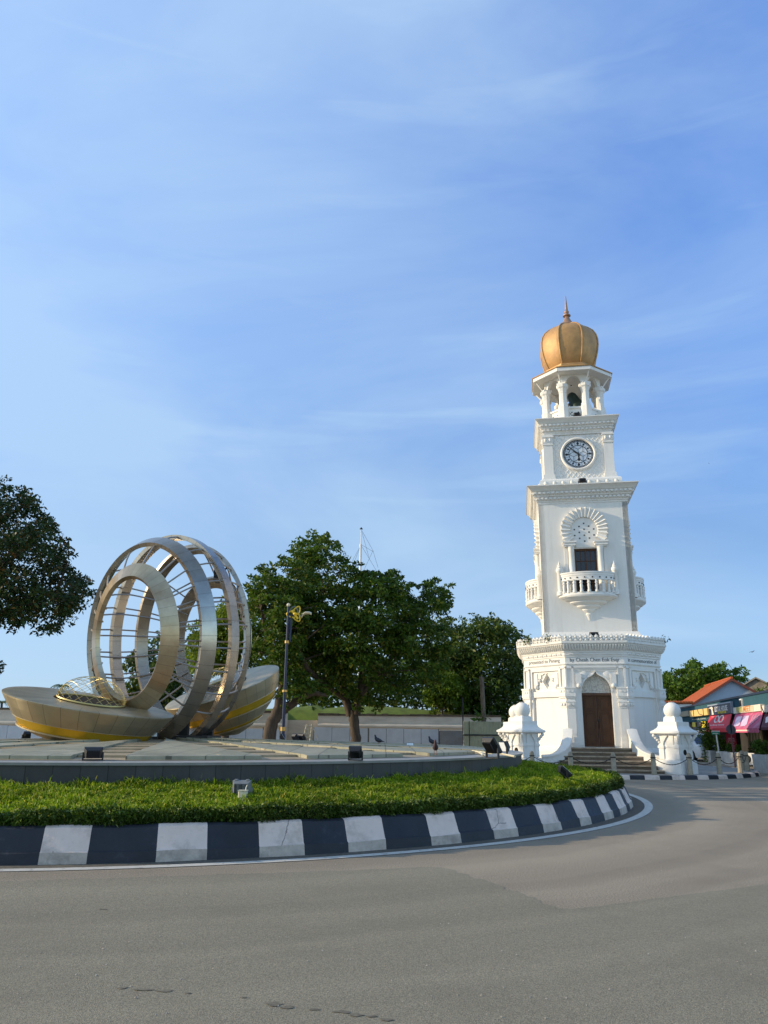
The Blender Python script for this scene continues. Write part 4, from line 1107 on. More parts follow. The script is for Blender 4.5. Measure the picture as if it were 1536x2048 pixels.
BANG = [-141, -127, -113, -98.6, -85, -71.2, -57, -41, -24.5, -11]
BLAB = ['weathered bollard far left behind the platform rim', 'weathered bollard behind the hedge at the foot of the left white pier', 'weathered bollard behind the hedge in front of the left swept wall', 'weathered bollard standing in front of the middle of the tower steps', 'weathered bollard in front of the right swept wall', 'weathered bollard in front of the right white pier, dark rust streak down its front', 'weathered bollard right of the right white pier', 'weathered bollard in front of the white planters', 'greyish bollard where the striped kerb bends away', 'last bollard on the far right side of the tower island']
BP = []
for a, lab in zip(BANG, BLAB):
    p = (TC[0] + 5.80 * cos(radians(a)), TC[1] + 5.80 * sin(radians(a)), 0.138); BP.append(p)
    o = empty('bollard', p, radians(a), lab, 'bollard', 'bollards round the tower island')
    q = MB(); q.lathe([(0.10, 0), (0.10, 0.03), (0.092, 0.05), (0.085, 0.60), (0.078, 0.66), (0.05, 0.715), (0.01, 0.73)], n=8); q.build('post', m_post, o, smooth=25)
    q = MB(); q.lathe([(0.094, 0.545), (0.098, 0.55), (0.098, 0.58), (0.092, 0.585)], n=8, cap=False); q.build('chain_band', m_chain, o)
for i in range(len(BP) - 1):
    p, q = np.array(BP[i]), np.array(BP[i + 1]); b = MB()
    for sag, z0 in ((0.24, 0.57),):
        n = 26
        for k in range(n):
            t0, t1 = k / n, (k + 1.15) / n
            f = lambda t: tuple(p + (q - p) * min(t, 1) + np.array([0, 0, z0 - sag * (1 - (2 * t - 1) ** 2)]))
            b.tube([f(t0), f(t1)], 0.016 if k % 2 else 0.011, 5)
    tag(b.build('chain', m_chain, origin=tuple((p + q) / 2)), 'thin dark chain sagging between two bollards round the tower', 'chain', 'chains between the bollards')

# ------------------------------------------------------------------ trees
m_bark = mat('dark bark', (0.075, 0.056, 0.040), 0.95, var=0.4, vscale=6, bump=0.8, bscale=14, stretch=(1, 1, 0.3))
m_bark2 = mat('pale bark', (0.15, 0.12, 0.085), 0.95, var=0.35, vscale=6, bump=0.8, bscale=14, stretch=(1, 1, 0.3))
m_lf1 = leaf_mat('dark flame tree leaves', (0.012, 0.034, 0.008), (0.036, 0.066, 0.012), (0.12, 0.065, 0.015), trans=0.25)
m_lf2 = leaf_mat('deep green leaves', (0.020, 0.058, 0.005), (0.085, 0.150, 0.012), (0.17, 0.17, 0.02), trans=0.35)
m_lf3 = leaf_mat('mid green leaves', (0.035, 0.080, 0.006), (0.11, 0.17, 0.012), trans=0.35)
m_lf4 = leaf_mat('yellow green weeping leaves', (0.07, 0.12, 0.006), (0.17, 0.23, 0.012), trans=0.4)
m_lf5 = leaf_mat('dense dark leaves', (0.022, 0.054, 0.006), (0.075, 0.120, 0.014), (0.14, 0.15, 0.025), trans=0.28)
m_lf6 = leaf_mat('sunny green leaves', (0.030, 0.078, 0.008), (0.10, 0.17, 0.015), trans=0.3)


def inside(poly, p):
    c = False; n = len(poly); x, y = p
    for i in range(n):
        x0, y0 = poly[i]; x1, y1 = poly[(i + 1) % n]
        if (y0 > y) != (y1 > y) and x < (x1 - x0) * (y - y0) / (y1 - y0) + x0: c = not c
    return c


def edged(poly, p):
    best = 1e9; p = np.array(p, float)
    for i in range(len(poly)):
        a, b_ = np.array(poly[i], float), np.array(poly[(i + 1) % len(poly)], float); d = b_ - a
        t = np.clip((p - a) @ d / (d @ d + 1e-9), 0, 1); best = min(best, np.linalg.norm(p - a - d * t))
    return best


def tree(name, lab, poly, Y, D, ncl, rc, nleaf, lsz, lm, trunk, limbs=(), bark=None, cat='tree', grp=None, droop=0.0, flat=0.75, twigs=True, edge=0.75, core=True):
    """crown: leaf sprays gathered in clumps through a solid volume whose silhouette is the outline; trunk and limbs: tapered tubes"""
    ppm = FOC / Y
    xs = [p[0] for p in poly]; ys = [p[1] for p in poly]; C_ = []
    dm = max(edged(poly, (x, y)) for x in np.linspace(min(xs), max(xs), 14) for y in np.linspace(min(ys), max(ys), 14) if inside(poly, (x, y)))
    tries = 0
    while len(C_) < ncl and tries < ncl * 60:
        tries += 1
        p = (rng.uniform(min(xs), max(xs)), rng.uniform(min(ys), max(ys)))
        if not inside(poly, p): continue
        e = edged(poly, p); r = rc * rng.uniform(0.6, 1.25)
        if e < edge * r * ppm: r = e / ppm / edge
        if r < 0.25 * rc: continue
        dd = D * sqrt(min(1, e / dm * 1.1)); dy = rng.uniform(-1, 1); dy = np.sign(dy) * abs(dy) ** 0.6 * dd
        C_.append((atY(p[0], p[1], Y + dy) if abs(dy) < Y else None, r))
    rag = []
    for _ in range(int(ncl * 0.5)):
        i = rng.integers(len(poly)); t = rng.random(); a, b_ = np.array(poly[i], float), np.array(poly[(i + 1) % len(poly)], float)
        q = a + (b_ - a) * t; cen = np.array([np.mean(xs), np.mean(ys)]); dv = (q - cen) / (np.linalg.norm(q - cen) + 1e-9)
        q = q + dv * min(0.28, rng.normal(-0.25, 0.35)) * rc * ppm
        rag.append((atY(q[0], q[1], Y + rng.uniform(-0.35, 0.35) * D), rc * rng.uniform(0.2, 0.48)))
    C_ += rag
    base = trunk[0]; org = atY(base[0], base[1], Y); org = np.array([org[0], org[1], 0.0])
    root = empty(name, tuple(org), 0, lab, cat, grp)
    tot = sum(r ** 2 for _, r in C_); Vs = []
    for c, r in C_:
        n = max(6, int(nleaf * r * r / tot))
        u = rng.standard_normal((n, 3)); u /= np.linalg.norm(u, axis=1)[:, None]
        u[:, 2] = np.where((u[:, 2] < 0) & (rng.random(n) < 0.4), -u[:, 2], u[:, 2])
        rad = r * (0.45 + 0.6 * rng.random((n, 1)) ** 0.8)
        p = c + u * rad * np.array([1, 1, flat])
        d = u + rng.standard_normal((n, 3)) * 0.7 + np.array([0, 0, -0.25 - droop]); d /= np.linalg.norm(d, axis=1)[:, None]
        s = np.cross(d, rng.standard_normal((n, 3))); s /= np.linalg.norm(s, axis=1)[:, None] + 1e-9
        l = lsz * (0.6 + 0.8 * rng.random((n, 1)))
        Vs.append(np.stack([p - d * l * 0.5, p + s * l * 0.22, p + d * l * 0.5, p - s * l * 0.22], 1).reshape(-1, 3))
    V = np.concatenate(Vs) - org
    raw_mesh('crown', V, np.arange(len(V)).reshape(-1, 4), lm, parent=root)
    bark = bark or m_bark
    tb = MB()
    def path(pl):
        pts = []; rs = []
        for (x, y, r, *dd) in pl:
            pts.append(atY(x, y, Y + (dd[0] if dd else 0)) - org); rs.append(r)
        # smooth subdivision
        P_ = [pts[0]]; R_ = [rs[0]]
        for i in range(len(pts) - 1):
            for s in (1 / 3, 2 / 3, 1):
                q = pts[i] + (pts[i + 1] - pts[i]) * s
                if s < 1: q = q + rng.standard_normal(3) * rs[i] * 0.09
                P_.append(q); R_.append(rs[i] + (rs[i + 1] - rs[i]) * s)
        return P_, R_
    tp, tr = path(trunk)
    if tp[0][2] > 0.02: tp = [np.array([tp[0][0], tp[0][1], -0.05])] + tp; tr = [tr[0] * 1.25] + tr
    tb.tube(tp, tr, 9); ends = [tp[-1]]; allp = list(tp)
    for lb in limbs:
        q, r_ = path(lb); tb.tube(q, r_, 7); ends.append(q[-1]); allp += q
    tb.build('trunk', bark, root, smooth=60)
    if twigs:
        tw = MB(); A_ = np.array(allp[len(tp) // 2:])
        for c, r in C_[:max(4, len(C_) - len(rag))][::max(1, len(C_) // 70)]:
            c = c - org; i = int(np.argmin(np.linalg.norm(A_ - c, axis=1) + (A_[:, 2] > c[2]) * 2.0)); a = A_[i]
            m_ = (a + c) / 2 + rng.standard_normal(3) * 0.15 * np.linalg.norm(c - a); m_[2] += 0.08 * np.linalg.norm(c - a)
            tw.tube([a, m_, c], [0.035 + 0.012 * np.linalg.norm(c - a), 0.035, 0.012], 5)
        tw.build('branches', bark, root, smooth=60)
    return root


tree('leafy_tree', 'dark broad tree with drooping leaf sprays at the left edge of the photo', [(-170, 930), (-60, 935), (0, 962), (45, 982), (82, 1008), (112, 1045), (130, 1082), (136, 1115), (162, 1148), (184, 1180), (166, 1206), (150, 1216), (136, 1242), (112, 1252), (98, 1270), (72, 1264), (56, 1248), (28, 1266), (15, 1238), (-10, 1262), (-60, 1290), (-170, 1280)],
     26.8, 3.0, 300, 0.56, 34000, 0.16, m_lf1, [(-200, 1480, 0.42), (-190, 1340, 0.36), (-160, 1220, 0.28)], [[(-160, 1220, 0.22), (-80, 1160, 0.15), (40, 1110, 0.06)], [(-160, 1220, 0.2), (-60, 1060, 0.12), (40, 1020, 0.04)], [(-160, 1220, 0.16), (-60, 1230, 0.09), (60, 1215, 0.04), (130, 1200, 0.02)]], droop=0.3)
tree('leafy_tree', 'sliver of a dark tree cut off by the left edge above the half nut bowl', [(-120, 1295), (-30, 1290), (3, 1310), (8, 1328), (2, 1350), (-30, 1375), (-120, 1380)],
     48, 1.6, 40, 0.6, 4000, 0.2, m_lf1, [(-90, 1480, 0.2), (-80, 1340, 0.12)])
tree('spreading_tree', 'large spreading dark green tree with forked trunk, behind the middle of the platform', [(585, 1120), (592, 1085), (622, 1066), (655, 1070), (680, 1098), (700, 1125), (722, 1140), (745, 1142), (792, 1138), (820, 1165), (852, 1165), (880, 1158), (902, 1185), (908, 1225), (897, 1258), (908, 1290), (893, 1330), (872, 1370), (842, 1388), (800, 1405), (772, 1418), (735, 1420), (700, 1402), (655, 1392), (640, 1365), (612, 1330), (575, 1320), (560, 1250), (565, 1180)],
     45, 4.4, 300, 0.80, 46000, 0.25, m_lf2, [(711, 1484, 0.30), (710, 1460, 0.27), (707, 1438, 0.30), (705, 1420, 0.22)],
     [[(700, 1432, 0.22), (690, 1395, 0.2), (684, 1340, 0.18), (672, 1280, 0.15), (655, 1235, 0.1), (640, 1190, 0.06)], [(712, 1430, 0.26), (722, 1380, 0.2), (727, 1310, 0.17), (735, 1240, 0.12), (750, 1180, 0.06)], [(692, 1400, 0.14), (650, 1368, 0.15, -1), (615, 1338, 0.16, -2), (602, 1312, 0.15, -2.5), (596, 1292, 0.12, -3), (578, 1283, 0.08, -3)], [(722, 1390, 0.14), (770, 1330, 0.1), (820, 1280, 0.05)], [(602, 1312, 0.1, -2.5), (560, 1340, 0.06, -2)]], flat=0.5)
tree('spreading_tree', 'leaning tree with two thick crossing limbs behind the navy lamp post', [(492, 1165), (512, 1142), (548, 1128), (578, 1105), (605, 1110), (640, 1160), (640, 1230), (610, 1280), (600, 1330), (640, 1370), (660, 1400), (610, 1415), (560, 1405), (525, 1400), (508, 1330), (498, 1260), (495, 1210)],
     42, 3.0, 150, 0.72, 19000, 0.24, m_lf2, [(538, 1478, 0.36), (543, 1450, 0.34), (553, 1425, 0.30), (562, 1390, 0.24), (566, 1350, 0.2)],
     [[(556, 1432, 0.26), (580, 1410, 0.24), (605, 1392, 0.2), (632, 1386, 0.14), (655, 1392, 0.07)], [(566, 1350, 0.16), (550, 1320, 0.15), (535, 1290, 0.13), (528, 1250, 0.09), (520, 1200, 0.05)], [(564, 1365, 0.14), (585, 1345, 0.1), (600, 1330, 0.06)], [(566, 1350, 0.12), (575, 1280, 0.09), (585, 1210, 0.05), (575, 1150, 0.03)]], flat=0.5)
tree('weeping_tree', 'yellow green weeping tree seen through the steel rings', [(372, 1300), (385, 1250), (420, 1228), (470, 1195), (505, 1205), (528, 1260), (530, 1345), (500, 1365), (440, 1352), (382, 1345)],
     50, 2.6, 130, 0.8, 16000, 0.24, m_lf4, [(450, 1480, 0.25), (448, 1400, 0.2), (445, 1320, 0.14)], [[(447, 1340, 0.1), (420, 1290, 0.05)], [(447, 1340, 0.1), (490, 1270, 0.05)]], droop=0.9)
tree('round_tree', 'dark shaggy tree seen through the left side of the steel rings', [(238, 1340), (268, 1302), (300, 1284), (332, 1262), (362, 1268), (378, 1310), (384, 1425), (300, 1430), (235, 1425)],
     62, 3.0, 110, 0.95, 12000, 0.3, m_lf5, [(310, 1480, 0.3), (312, 1400, 0.24), (315, 1340, 0.14)])
tree('round_tree', 'tall dense rounded dark tree directly left of the clock tower', [(846, 1262), (862, 1244), (885, 1240), (915, 1252), (935, 1238), (965, 1232), (1000, 1238), (1036, 1256), (1048, 1285), (1062, 1330), (1065, 1440), (1048, 1485), (1000, 1475), (930, 1440), (880, 1430), (852, 1400), (850, 1330)],
     60, 4.2, 260, 1.0, 36000, 0.28, m_lf5, [(960, 1490, 0.4), (958, 1420, 0.34), (955, 1360, 0.2)], [[(958, 1420, 0.16), (935, 1380, 0.14), (925, 1330, 0.08)], [(957, 1400, 0.14), (990, 1350, 0.08)]])
tree('young_tree', 'lighter yellow green young tree above the grassy fort bank', [(845, 1372), (862, 1352), (880, 1340), (905, 1345), (928, 1360), (940, 1395), (925, 1425), (880, 1428), (850, 1410)],
     57, 1.6, 60, 0.7, 7000, 0.26, m_lf3, [(885, 1462, 0.08), (884, 1420, 0.07), (883, 1380, 0.05)], bark=m_bark2)
tree('round_tree', 'low dark thicket tree in the shade behind the fort bank', [(585, 1330), (640, 1300), (700, 1290), (770, 1300), (840, 1310), (870, 1350), (880, 1425), (760, 1440), (640, 1435), (575, 1420)],
     66, 3.0, 150, 1.1, 15000, 0.32, m_lf3, [(740, 1480, 0.3), (738, 1420, 0.25), (735, 1370, 0.15)])
tree('leafy_tree', 'bright green tree with ragged top behind the red roofed shops', [(1312, 1380), (1325, 1352), (1342, 1340), (1360, 1343), (1372, 1332), (1388, 1325), (1402, 1330), (1412, 1340), (1425, 1332), (1442, 1327), (1458, 1338), (1466, 1350), (1474, 1340), (1486, 1336), (1494, 1348), (1488, 1366), (1474, 1380), (1450, 1400), (1400, 1425), (1312, 1425)],
     92, 4.0, 190, 1.15, 17000, 0.42, m_lf6, [(1400, 1490, 0.4), (1400, 1420, 0.3), (1405, 1370, 0.15)])


def palm(px, py, Y, h_px, lab):
    c = atY(px, py, Y); root = empty('palm_tree', (c[0], c[1], 0), 0, lab, 'palm tree', 'far palm trees')
    t = MB(); t.tube([(0, 0, 0), (0.1, 0, c[2] * 0.5), (0, 0, c[2])], [0.2, 0.15, 0.12], 7); t.build('trunk', m_bark, root, smooth=60)
    f = MB(); l = h_px / FOC * Y
    for k in range(15):
        a = 2 * pi * k / 15 + 0.3; el = rng.uniform(0.1, 1.1); pr = []
        for s in np.linspace(0, 1, 7): pr.append(np.array([cos(a) * l * s * cos(el * 0.7), sin(a) * l * s * cos(el * 0.7), c[2] + l * s * sin(el) * 0.8 - l * 0.9 * s * s * 0.8]))
        sd_ = np.array([-sin(a), cos(a), 0])
        for i in range(6):
            for sgn in (-1, 1):
                for q in range(2):
                    p = pr[i] + (pr[i + 1] - pr[i]) * q / 2; e = p + sd_ * sgn * l * 0.2 * (1 - i / 8) + (pr[i + 1] - pr[i]) * 0.6 + np.array([0, 0, -l * 0.12]); m_ = (pr[i + 1] - pr[i]) * 0.18
                    f.add([p - m_, p + m_, e], [(0, 1, 2)])
    f.build('fronds', m_lf5, root)


palm(124, 1372, 92, 26, 'distant palm crown just above the rim of the left half nut bowl')
palm(4, 1404, 92, 22, 'distant palm crown at the left edge above the fort wall')

# ------------------------------------------------------------------ fort wall, bank, hoardings
m_fort = mat('weathered fort masonry', (0.66, 0.56, 0.44), 0.9, var=0.2, vscale=1.2, bump=0.6, bscale=6, stain=(0.27, 0.22, 0.17), sscale=0.35, samt=0.65, stretch=(0.35, 0.35, 1.4))
m_bank = mat('fort grass bank', (0.10, 0.14, 0.018), 0.95, var=0.35, vscale=1.5, bump=0.5, bscale=12)
m_zinc = mat('zinc sheet', (0.56, 0.57, 0.60), 0.42, metal=0.25, var=0.14, vscale=0.7, stain=(0.36, 0.35, 0.35), sscale=0.5, samt=0.6)
m_zdark = mat('rusting zinc sheet', (0.27, 0.26, 0.25), 0.6, metal=0.3, var=0.2, vscale=1, stain=(0.20, 0.12, 0.07), sscale=1.2, samt=0.6)
m_gfence = mat('pale green corrugated steel', (0.40, 0.40, 0.27), 0.55, metal=0.15, var=0.14, vscale=2, stain=(0.18, 0.17, 0.12), sscale=1.1, samt=0.6)
m_pole = mat('dark pole', (0.02, 0.02, 0.022), 0.6)


def span(root_name, lab, cat, px0, px1, ytop, ybase_z, Y, thick, m, name='wall', extra=None):
    p0, p1 = atY(px0, ytop, Y), atY(px1, ytop, Y); c = ((p0[0] + p1[0]) / 2, Y, 0)
    r = empty(root_name, c, 0, lab, cat); b = MB(); b.box(p0[0] - c[0], p1[0] - c[0], 0, thick, ybase_z, p0[2]); b.build(name, m, r)
    return r, p0[0] - c[0], p1[0] - c[0], p0[2]


def fort(lab, px0, px1, ytop, Y):
    r, a, b_, zt = span('fort_wall', lab, 'fort wall', px0, px1, ytop, 0, Y, 1.2, m_fort)
    q = MB(); n = 40; zc = atY(700, 1452, Y)[2]
    q.loft([[(x, 0.02 - 0.16 * sin(t), zc + 0.16 * cos(t)) for t in np.linspace(0, pi, 8)] for x in np.linspace(a, b_, n)], closed=False); q.build('cordon', m_fort, r, smooth=50)
    q = MB(); xs = np.linspace(a, b_, int((b_ - a) / 0.5) + 2)
    for i in range(len(xs) - 1): q.box(xs[i], xs[i + 1] - 0.01, -0.06 + 0.015 * rng.random(), 1.25, zt, zt + 0.10 + 0.07 * rng.random())
    q.build('coping', mat('mossy coping', (0.12, 0.085, 0.055), 0.95, var=0.5, vscale=3), r)
    return r


fort('long weathered fort wall with rounded cordon behind the trees, right of the dark embrasure', 636, 1002, 1431, 55)
fort('weathered fort wall left of the dark embrasure, behind the leaning tree trunk', 330, 572, 1424, 55)
fort('fort wall at the left edge of the photo behind the half nut bowl', -120, 200, 1418, 55)
_, a_, b_, z_ = span('embrasure_wall', 'dark sunken stone embrasure between two stretches of fort wall', 'fort wall', 571.5, 636.5, 1440, 0, 56.3, 0.8, m_fort)
b = MB(); xs = np.linspace(atY(330, 1425, 57)[0], atY(1010, 1425, 57)[0], 60); R = []
for x in xs:
    px_ = px_of((x, 57, 2.6))[0]; zt = 2.62 + 0.62 * math.exp(-((px_ - 740) / 170) ** 2) + (0.25 if px_ < 640 else 0)
    R.append([(x, 56.3, 2.45 if not 572 < px_ < 636 else 1.9), (x, 57.2, 2.55 + (zt - 2.6) * 0.6), (x, 59, zt), (x, 62, zt), (x, 66, 1.5)])
b.loft(R, closed=False); tag(b.build('grass_bank', m_bank, smooth=60), kind='structure')


def hoard(lab, px0, px1, yt0, yt1, zb, Y, n, m, grp='zinc hoardings before the fort', rib=0):
    p0, p1 = atY(px0, yt0, Y), atY(px1, yt1, Y); c = np.array([(p0[0] + p1[0]) / 2, Y, 0]); r = empty('hoarding', tuple(c), 0, lab, 'hoarding', grp)
    for i in range(n):
        q = MB(); x0 = p0[0] + (p1[0] - p0[0]) * i / n - c[0]; x1 = p0[0] + (p1[0] - p0[0]) * (i + 1) / n - c[0]; zt = p0[2] + (p1[2] - p0[2]) * (i + .5) / n
        if rib:
            k = rib; pts = []
            for j in range(k * 4 + 1):
                pts.append((x0 + (x1 - x0) * j / (k * 4), -0.03 if (j % 4) in (1, 2) else 0.0))
            q.loft([[(x, y, zb) for x, y in pts], [(x, y, zt + 0.01 * (i % 2)) for x, y in pts]], closed=False)
            q.loft([[(x, y + 0.02, zb) for x, y in pts], [(x, y + 0.02, zt) for x, y in pts]], closed=False)
        else: q.box(x0 + 0.012, x1 - 0.012, 0.01 * (i % 2), 0.03 + 0.01 * (i % 2), zb, zt + 0.02 * rng.standard_normal() * 0.5)
        q.build('panel', m, r)
    q = MB()
    for i in range(n + 1):
        x = p0[0] + (p1[0] - p0[0]) * i / n - c[0]; q.box(x - 0.025, x + 0.025, 0.04, 0.09, 0, p0[2] - 0.03)
    q.build('post', m_pole, r)
    return r, p0 - c, p1 - c


hoard('blue grey zinc hoarding right of the big forked trunk', 738, 877, 1456, 1459, 0.75, 51, 4, m_zinc)
hoard('blue grey zinc hoarding between the two tree trunks', 628, 736, 1454, 1456, 0.6, 51, 3, m_zinc)
hoard('low zinc hoarding under the steep half nut bowl', 390, 560, 1453, 1460, 0.6, 51, 5, m_zinc)
hoard('zinc hoarding at the left edge beside the left half nut bowl', -60, 130, 1449, 1453, 0.6, 51, 5, m_zinc)
hoard('duller rusty zinc hoarding next to the green fence', 879, 926, 1461, 1462, 0.2, 49, 1, m_zdark)
gf, p0, p1 = hoard('pale green corrugated steel fence with a dark rail left of the white pier', 926, 1006, 1442, 1444, 0.2, 46, 1, m_gfence, None, rib=26)
gf.name = 'corrugated_fence'; gf['category'] = 'fence'
b = MB(); zr = atY(960, 1470, 45.9)[2]; b.box(p0[0], p1[0], -0.08, -0.04, zr - 0.035, zr + 0.035); b.box(p0[0] + 0.34, p0[0] + 0.37, -0.06, -0.03, 0.2, p0[2]); b.build('rail', m_pole, gf)
for (x, yt, yb, Y, r_, m, lab) in ((925, 1395, 1462, 47.5, 0.045, m_pole, 'thin black pole beside the left end of the green fence'), (935, 1383, 1426, 58, 0.06, m_bark2, 'slim pale trunk on the fort bank, left of a pair'), (941, 1384, 1426, 58.6, 0.06, m_bark2, 'slim pale trunk on the fort bank, right of a pair'), (979, 1372, 1428, 58, 0.05, m_bark2, 'thin brown pole above the right end of the fort wall')):
    p = atY(x, yt, Y); o = empty('pole', (p[0], Y, 0), 0, lab, 'pole'); q = MB(); q.tube([(0, 0, 0), (0, 0, p[2])], [r_, r_ * 0.8], 8); q.build('shaft', m, o, smooth=50)
p = atY(963, 1353, 47.2); o = empty('bare_trunk', (p[0], p[1], 0), 0, 'tall bare pollarded trunk with vine leaves behind the green fence', 'tree')
q = MB(); q.tube([(0.05, 0, 0), (0.08, 0, 1.8), (0.02, 0, p[2] - 0.5), (-0.05, 0, p[2])], [0.17, 0.14, 0.13, 0.10], 8); q.tube([(0.02, 0, p[2] - 0.6), (0.12, 0, p[2] - 0.05)], 0.06, 6); q.build('trunk', m_bark2, o, smooth=50)
n = 260; pv = np.c_[0.24 * rng.standard_normal(n), 0.2 * rng.standard_normal(n), 1.7 + 0.55 * rng.standard_normal(n)]
d = rng.standard_normal((n, 3)) * 0.08; s = rng.standard_normal((n, 3)) * 0.05
raw_mesh('vine', np.stack([pv - d, pv + s, pv + d, pv - s], 1).reshape(-1, 3), np.arange(4 * n).reshape(n, 4), m_lf6, parent=o)


def bush(c, rx, rz_, n, lm, lab, nm='bush', lsz=0.08, grp=None, cat='bush'):
    o = empty(nm, c, 0, lab, cat, grp); k = max(4, int(n / 60)); V = []
    for i in range(k):
        u = rng.standard_normal(3); u /= np.linalg.norm(u); cc = np.array([u[0] * rx * 0.55, u[1] * rx * 0.55, rz_ * (0.55 + 0.3 * u[2])]); m_ = n // k
        q = rng.standard_normal((m_, 3)); q /= np.linalg.norm(q, axis=1)[:, None]; p = cc + q * np.array([rx, rx, rz_]) * 0.42 * (0.5 + 0.5 * rng.random((m_, 1)))
        p[:, 2] = np.maximum(p[:, 2], 0.02)
        d = q + rng.standard_normal((m_, 3)) * 0.8; d /= np.linalg.norm(d, axis=1)[:, None]; s = np.cross(d, rng.standard_normal((m_, 3))); s /= np.linalg.norm(s, axis=1)[:, None]
        l = lsz * (0.6 + 0.8 * rng.random((m_, 1))); V.append(np.stack([p - d * l * .5, p + s * l * .25, p + d * l * .5, p - s * l * .25], 1).reshape(-1, 3))
    V = np.concatenate(V); raw_mesh('foliage', V, np.arange(len(V)).reshape(-1, 4), lm, parent=o)
    st_ = MB()
    for i in range(5): st_.tube([(0, 0, 0), (rx * 0.4 * cos(i * 1.3), rx * 0.4 * sin(i * 1.3), rz_ * 0.7)], [0.02, 0.008], 4)
    st_.build('stem', m_bark, o)
    return o


bush(tuple(atY(1013, 1500, 38) * np.array([1, 1, 0])), 0.32, 2.0, 700, m_lf1, 'dark shrub in the gap between the green fence and the left white pier', lsz=0.12)
bush(tuple(atY(1076, 1500, 33) * np.array([1, 1, 0]) + np.array([0, 0, 0.14])), 0.2, 0.75, 300, m_lf5, 'low dark shrub between the left white pier and the swept wall', lsz=0.09)

# ------------------------------------------------------------------ lamp post, mast
m_navy = mat('navy enamel', (0.012, 0.020, 0.055), 0.35, var=0.15, vscale=3)
m_collar = mat('gilt collar', (0.55, 0.34, 0.10), 0.4, metal=0.5)
m_yel = mat('yellow gilt ornament', (0.80, 0.52, 0.04), 0.4, metal=0.2)
YL = 36.0
pb_ = atY(565.5, 1478, YL); lr = empty('street_lamp', (pb_[0], YL, 0), 0, 'navy street lamp post with gilt bands and yellow looped ornament', 'street lamp')


def lp(x, y, dy=0.0):
    p = atY(x, y, YL + dy); return (p[0] - pb_[0], dy, p[2])


top = lp(577, 1213); q = MB(); q.tube([(0, 0, 0), (top[0] * 0.3, 0, top[2] * 0.3), top], [0.085, 0.075, 0.05], 12); q.lathe([(0.16, 0), (0.16, 0.3), (0.12, 0.4), (0.11, 1.3), (0.085, 1.35)], n=14); q.build('pole', m_navy, lr, smooth=50)
q = MB(); q.tube([lp(583.5, 1228), lp(579.5, 1284)], 0.045, 8); q.build('sleeve', m_navy, lr, smooth=50)
for y, h in ((1284, 5), (1382, 4), (1458, 7)):
    q = MB(); f = (y - 1213) / (1478 - 1213); c = lp(577 - 11.5 * f, y); r_ = 0.06 + 0.04 * f; hh = h / 41; q.lathe([(r_, -hh / 2), (r_ + 0.03, -hh / 2), (r_ + 0.03, hh / 2), (r_, hh / 2)], c, 14); q.build('collar', m_collar, lr, smooth=30)
q = MB(); q.sphere(lp(577, 1210), 0.09, 12, 8); q.build('ball_finial', m_cream, lr, smooth=50)
oc = lp(590, 1228)
q = MB()
for k in range(3):      # three loops of the gilt flower ornament
    a0 = radians(62 + 120 * k); pts = []
    for t in np.linspace(-1, 1, 17):
        rad_ = 0.33 * (1 - t * t) ** 0.5 * 0.55; dist = 0.05 + 0.34 * (1 - abs(t) ** 2.2)
        pts.append((oc[0] + dist * cos(a0) - t * 0.17 * sin(a0) * (1 if abs(t) < 0.98 else 0.4), 0, oc[2] + dist * sin(a0) + t * 0.17 * cos(a0)))
    q.tube(pts, 0.035, 6)
q.tube([lp(583, 1221), lp(596, 1238)], 0.06, 6); q.sphere(oc, 0.09, 10, 8); q.build('ornament', m_yel, lr, smooth=50)
q = MB(); q.tube([lp(579, 1222), lp(584, 1215), lp(590, 1213), lp(594, 1218), lp(598, 1230), lp(604, 1234)], 0.028, 6); q.build('arm', m_grey, lr, smooth=50)
q = MB(); hp = [lp(603, 1234), lp(606, 1228), lp(611, 1225), lp(618, 1225), lp(623, 1227)]
q.loft([[(p[0], -0.16 * w_, p[2] - 0.02), (p[0], 0, p[2] + 0.05), (p[0], 0.16 * w_, p[2] - 0.02), (p[0], 0.1 * w_, p[2] - 0.07), (p[0], -0.1 * w_, p[2] - 0.07)] for p, w_ in zip(hp, (0.4, 0.9, 1.2, 1.1, 0.3))], cap=True)
q.build('lamp_head', m_cream, lr, smooth=50)
ym = 82.0; mb = atY(722, 1150, ym); mast = empty('signal_mast', (mb[0], ym, 0), 0, 'tall thin white signal mast with wire stays rising behind the spreading tree', 'mast')


def mp_(x, y): p = atY(x, y, ym); return (p[0] - mb[0], 0, p[2])


q = MB(); q.tube([(0, 0, 0), mp_(721.5, 1088)], [0.16, 0.12], 8); q.tube([mp_(721.8, 1090), mp_(722.5, 1058)], [0.07, 0.05], 6); q.build('pole', mat('white mast paint', (0.7, 0.7, 0.7), 0.5), mast, smooth=50)
q = MB(); t = mp_(722.5, 1057); q.lathe([(0.18, -0.08), (0.14, 0), (0.03, 0.14)], t, 8); q.build('truck', m_pole, mast)
q = MB()
for a_, b2 in (((722.5, 1059), (746, 1101)), ((722, 1089), (746, 1103)), ((722, 1090), (752, 1140)), ((722, 1090), (703, 1125)), ((722, 1090), (708, 1125)), ((746, 1101), (728, 1140)), ((746, 1101), (756, 1135)), ((722.5, 1059), (738, 1115))):
    q.tube([mp_(*a_), mp_(*b2)], 0.013, 4)
q.build('stay', m_pole, mast)

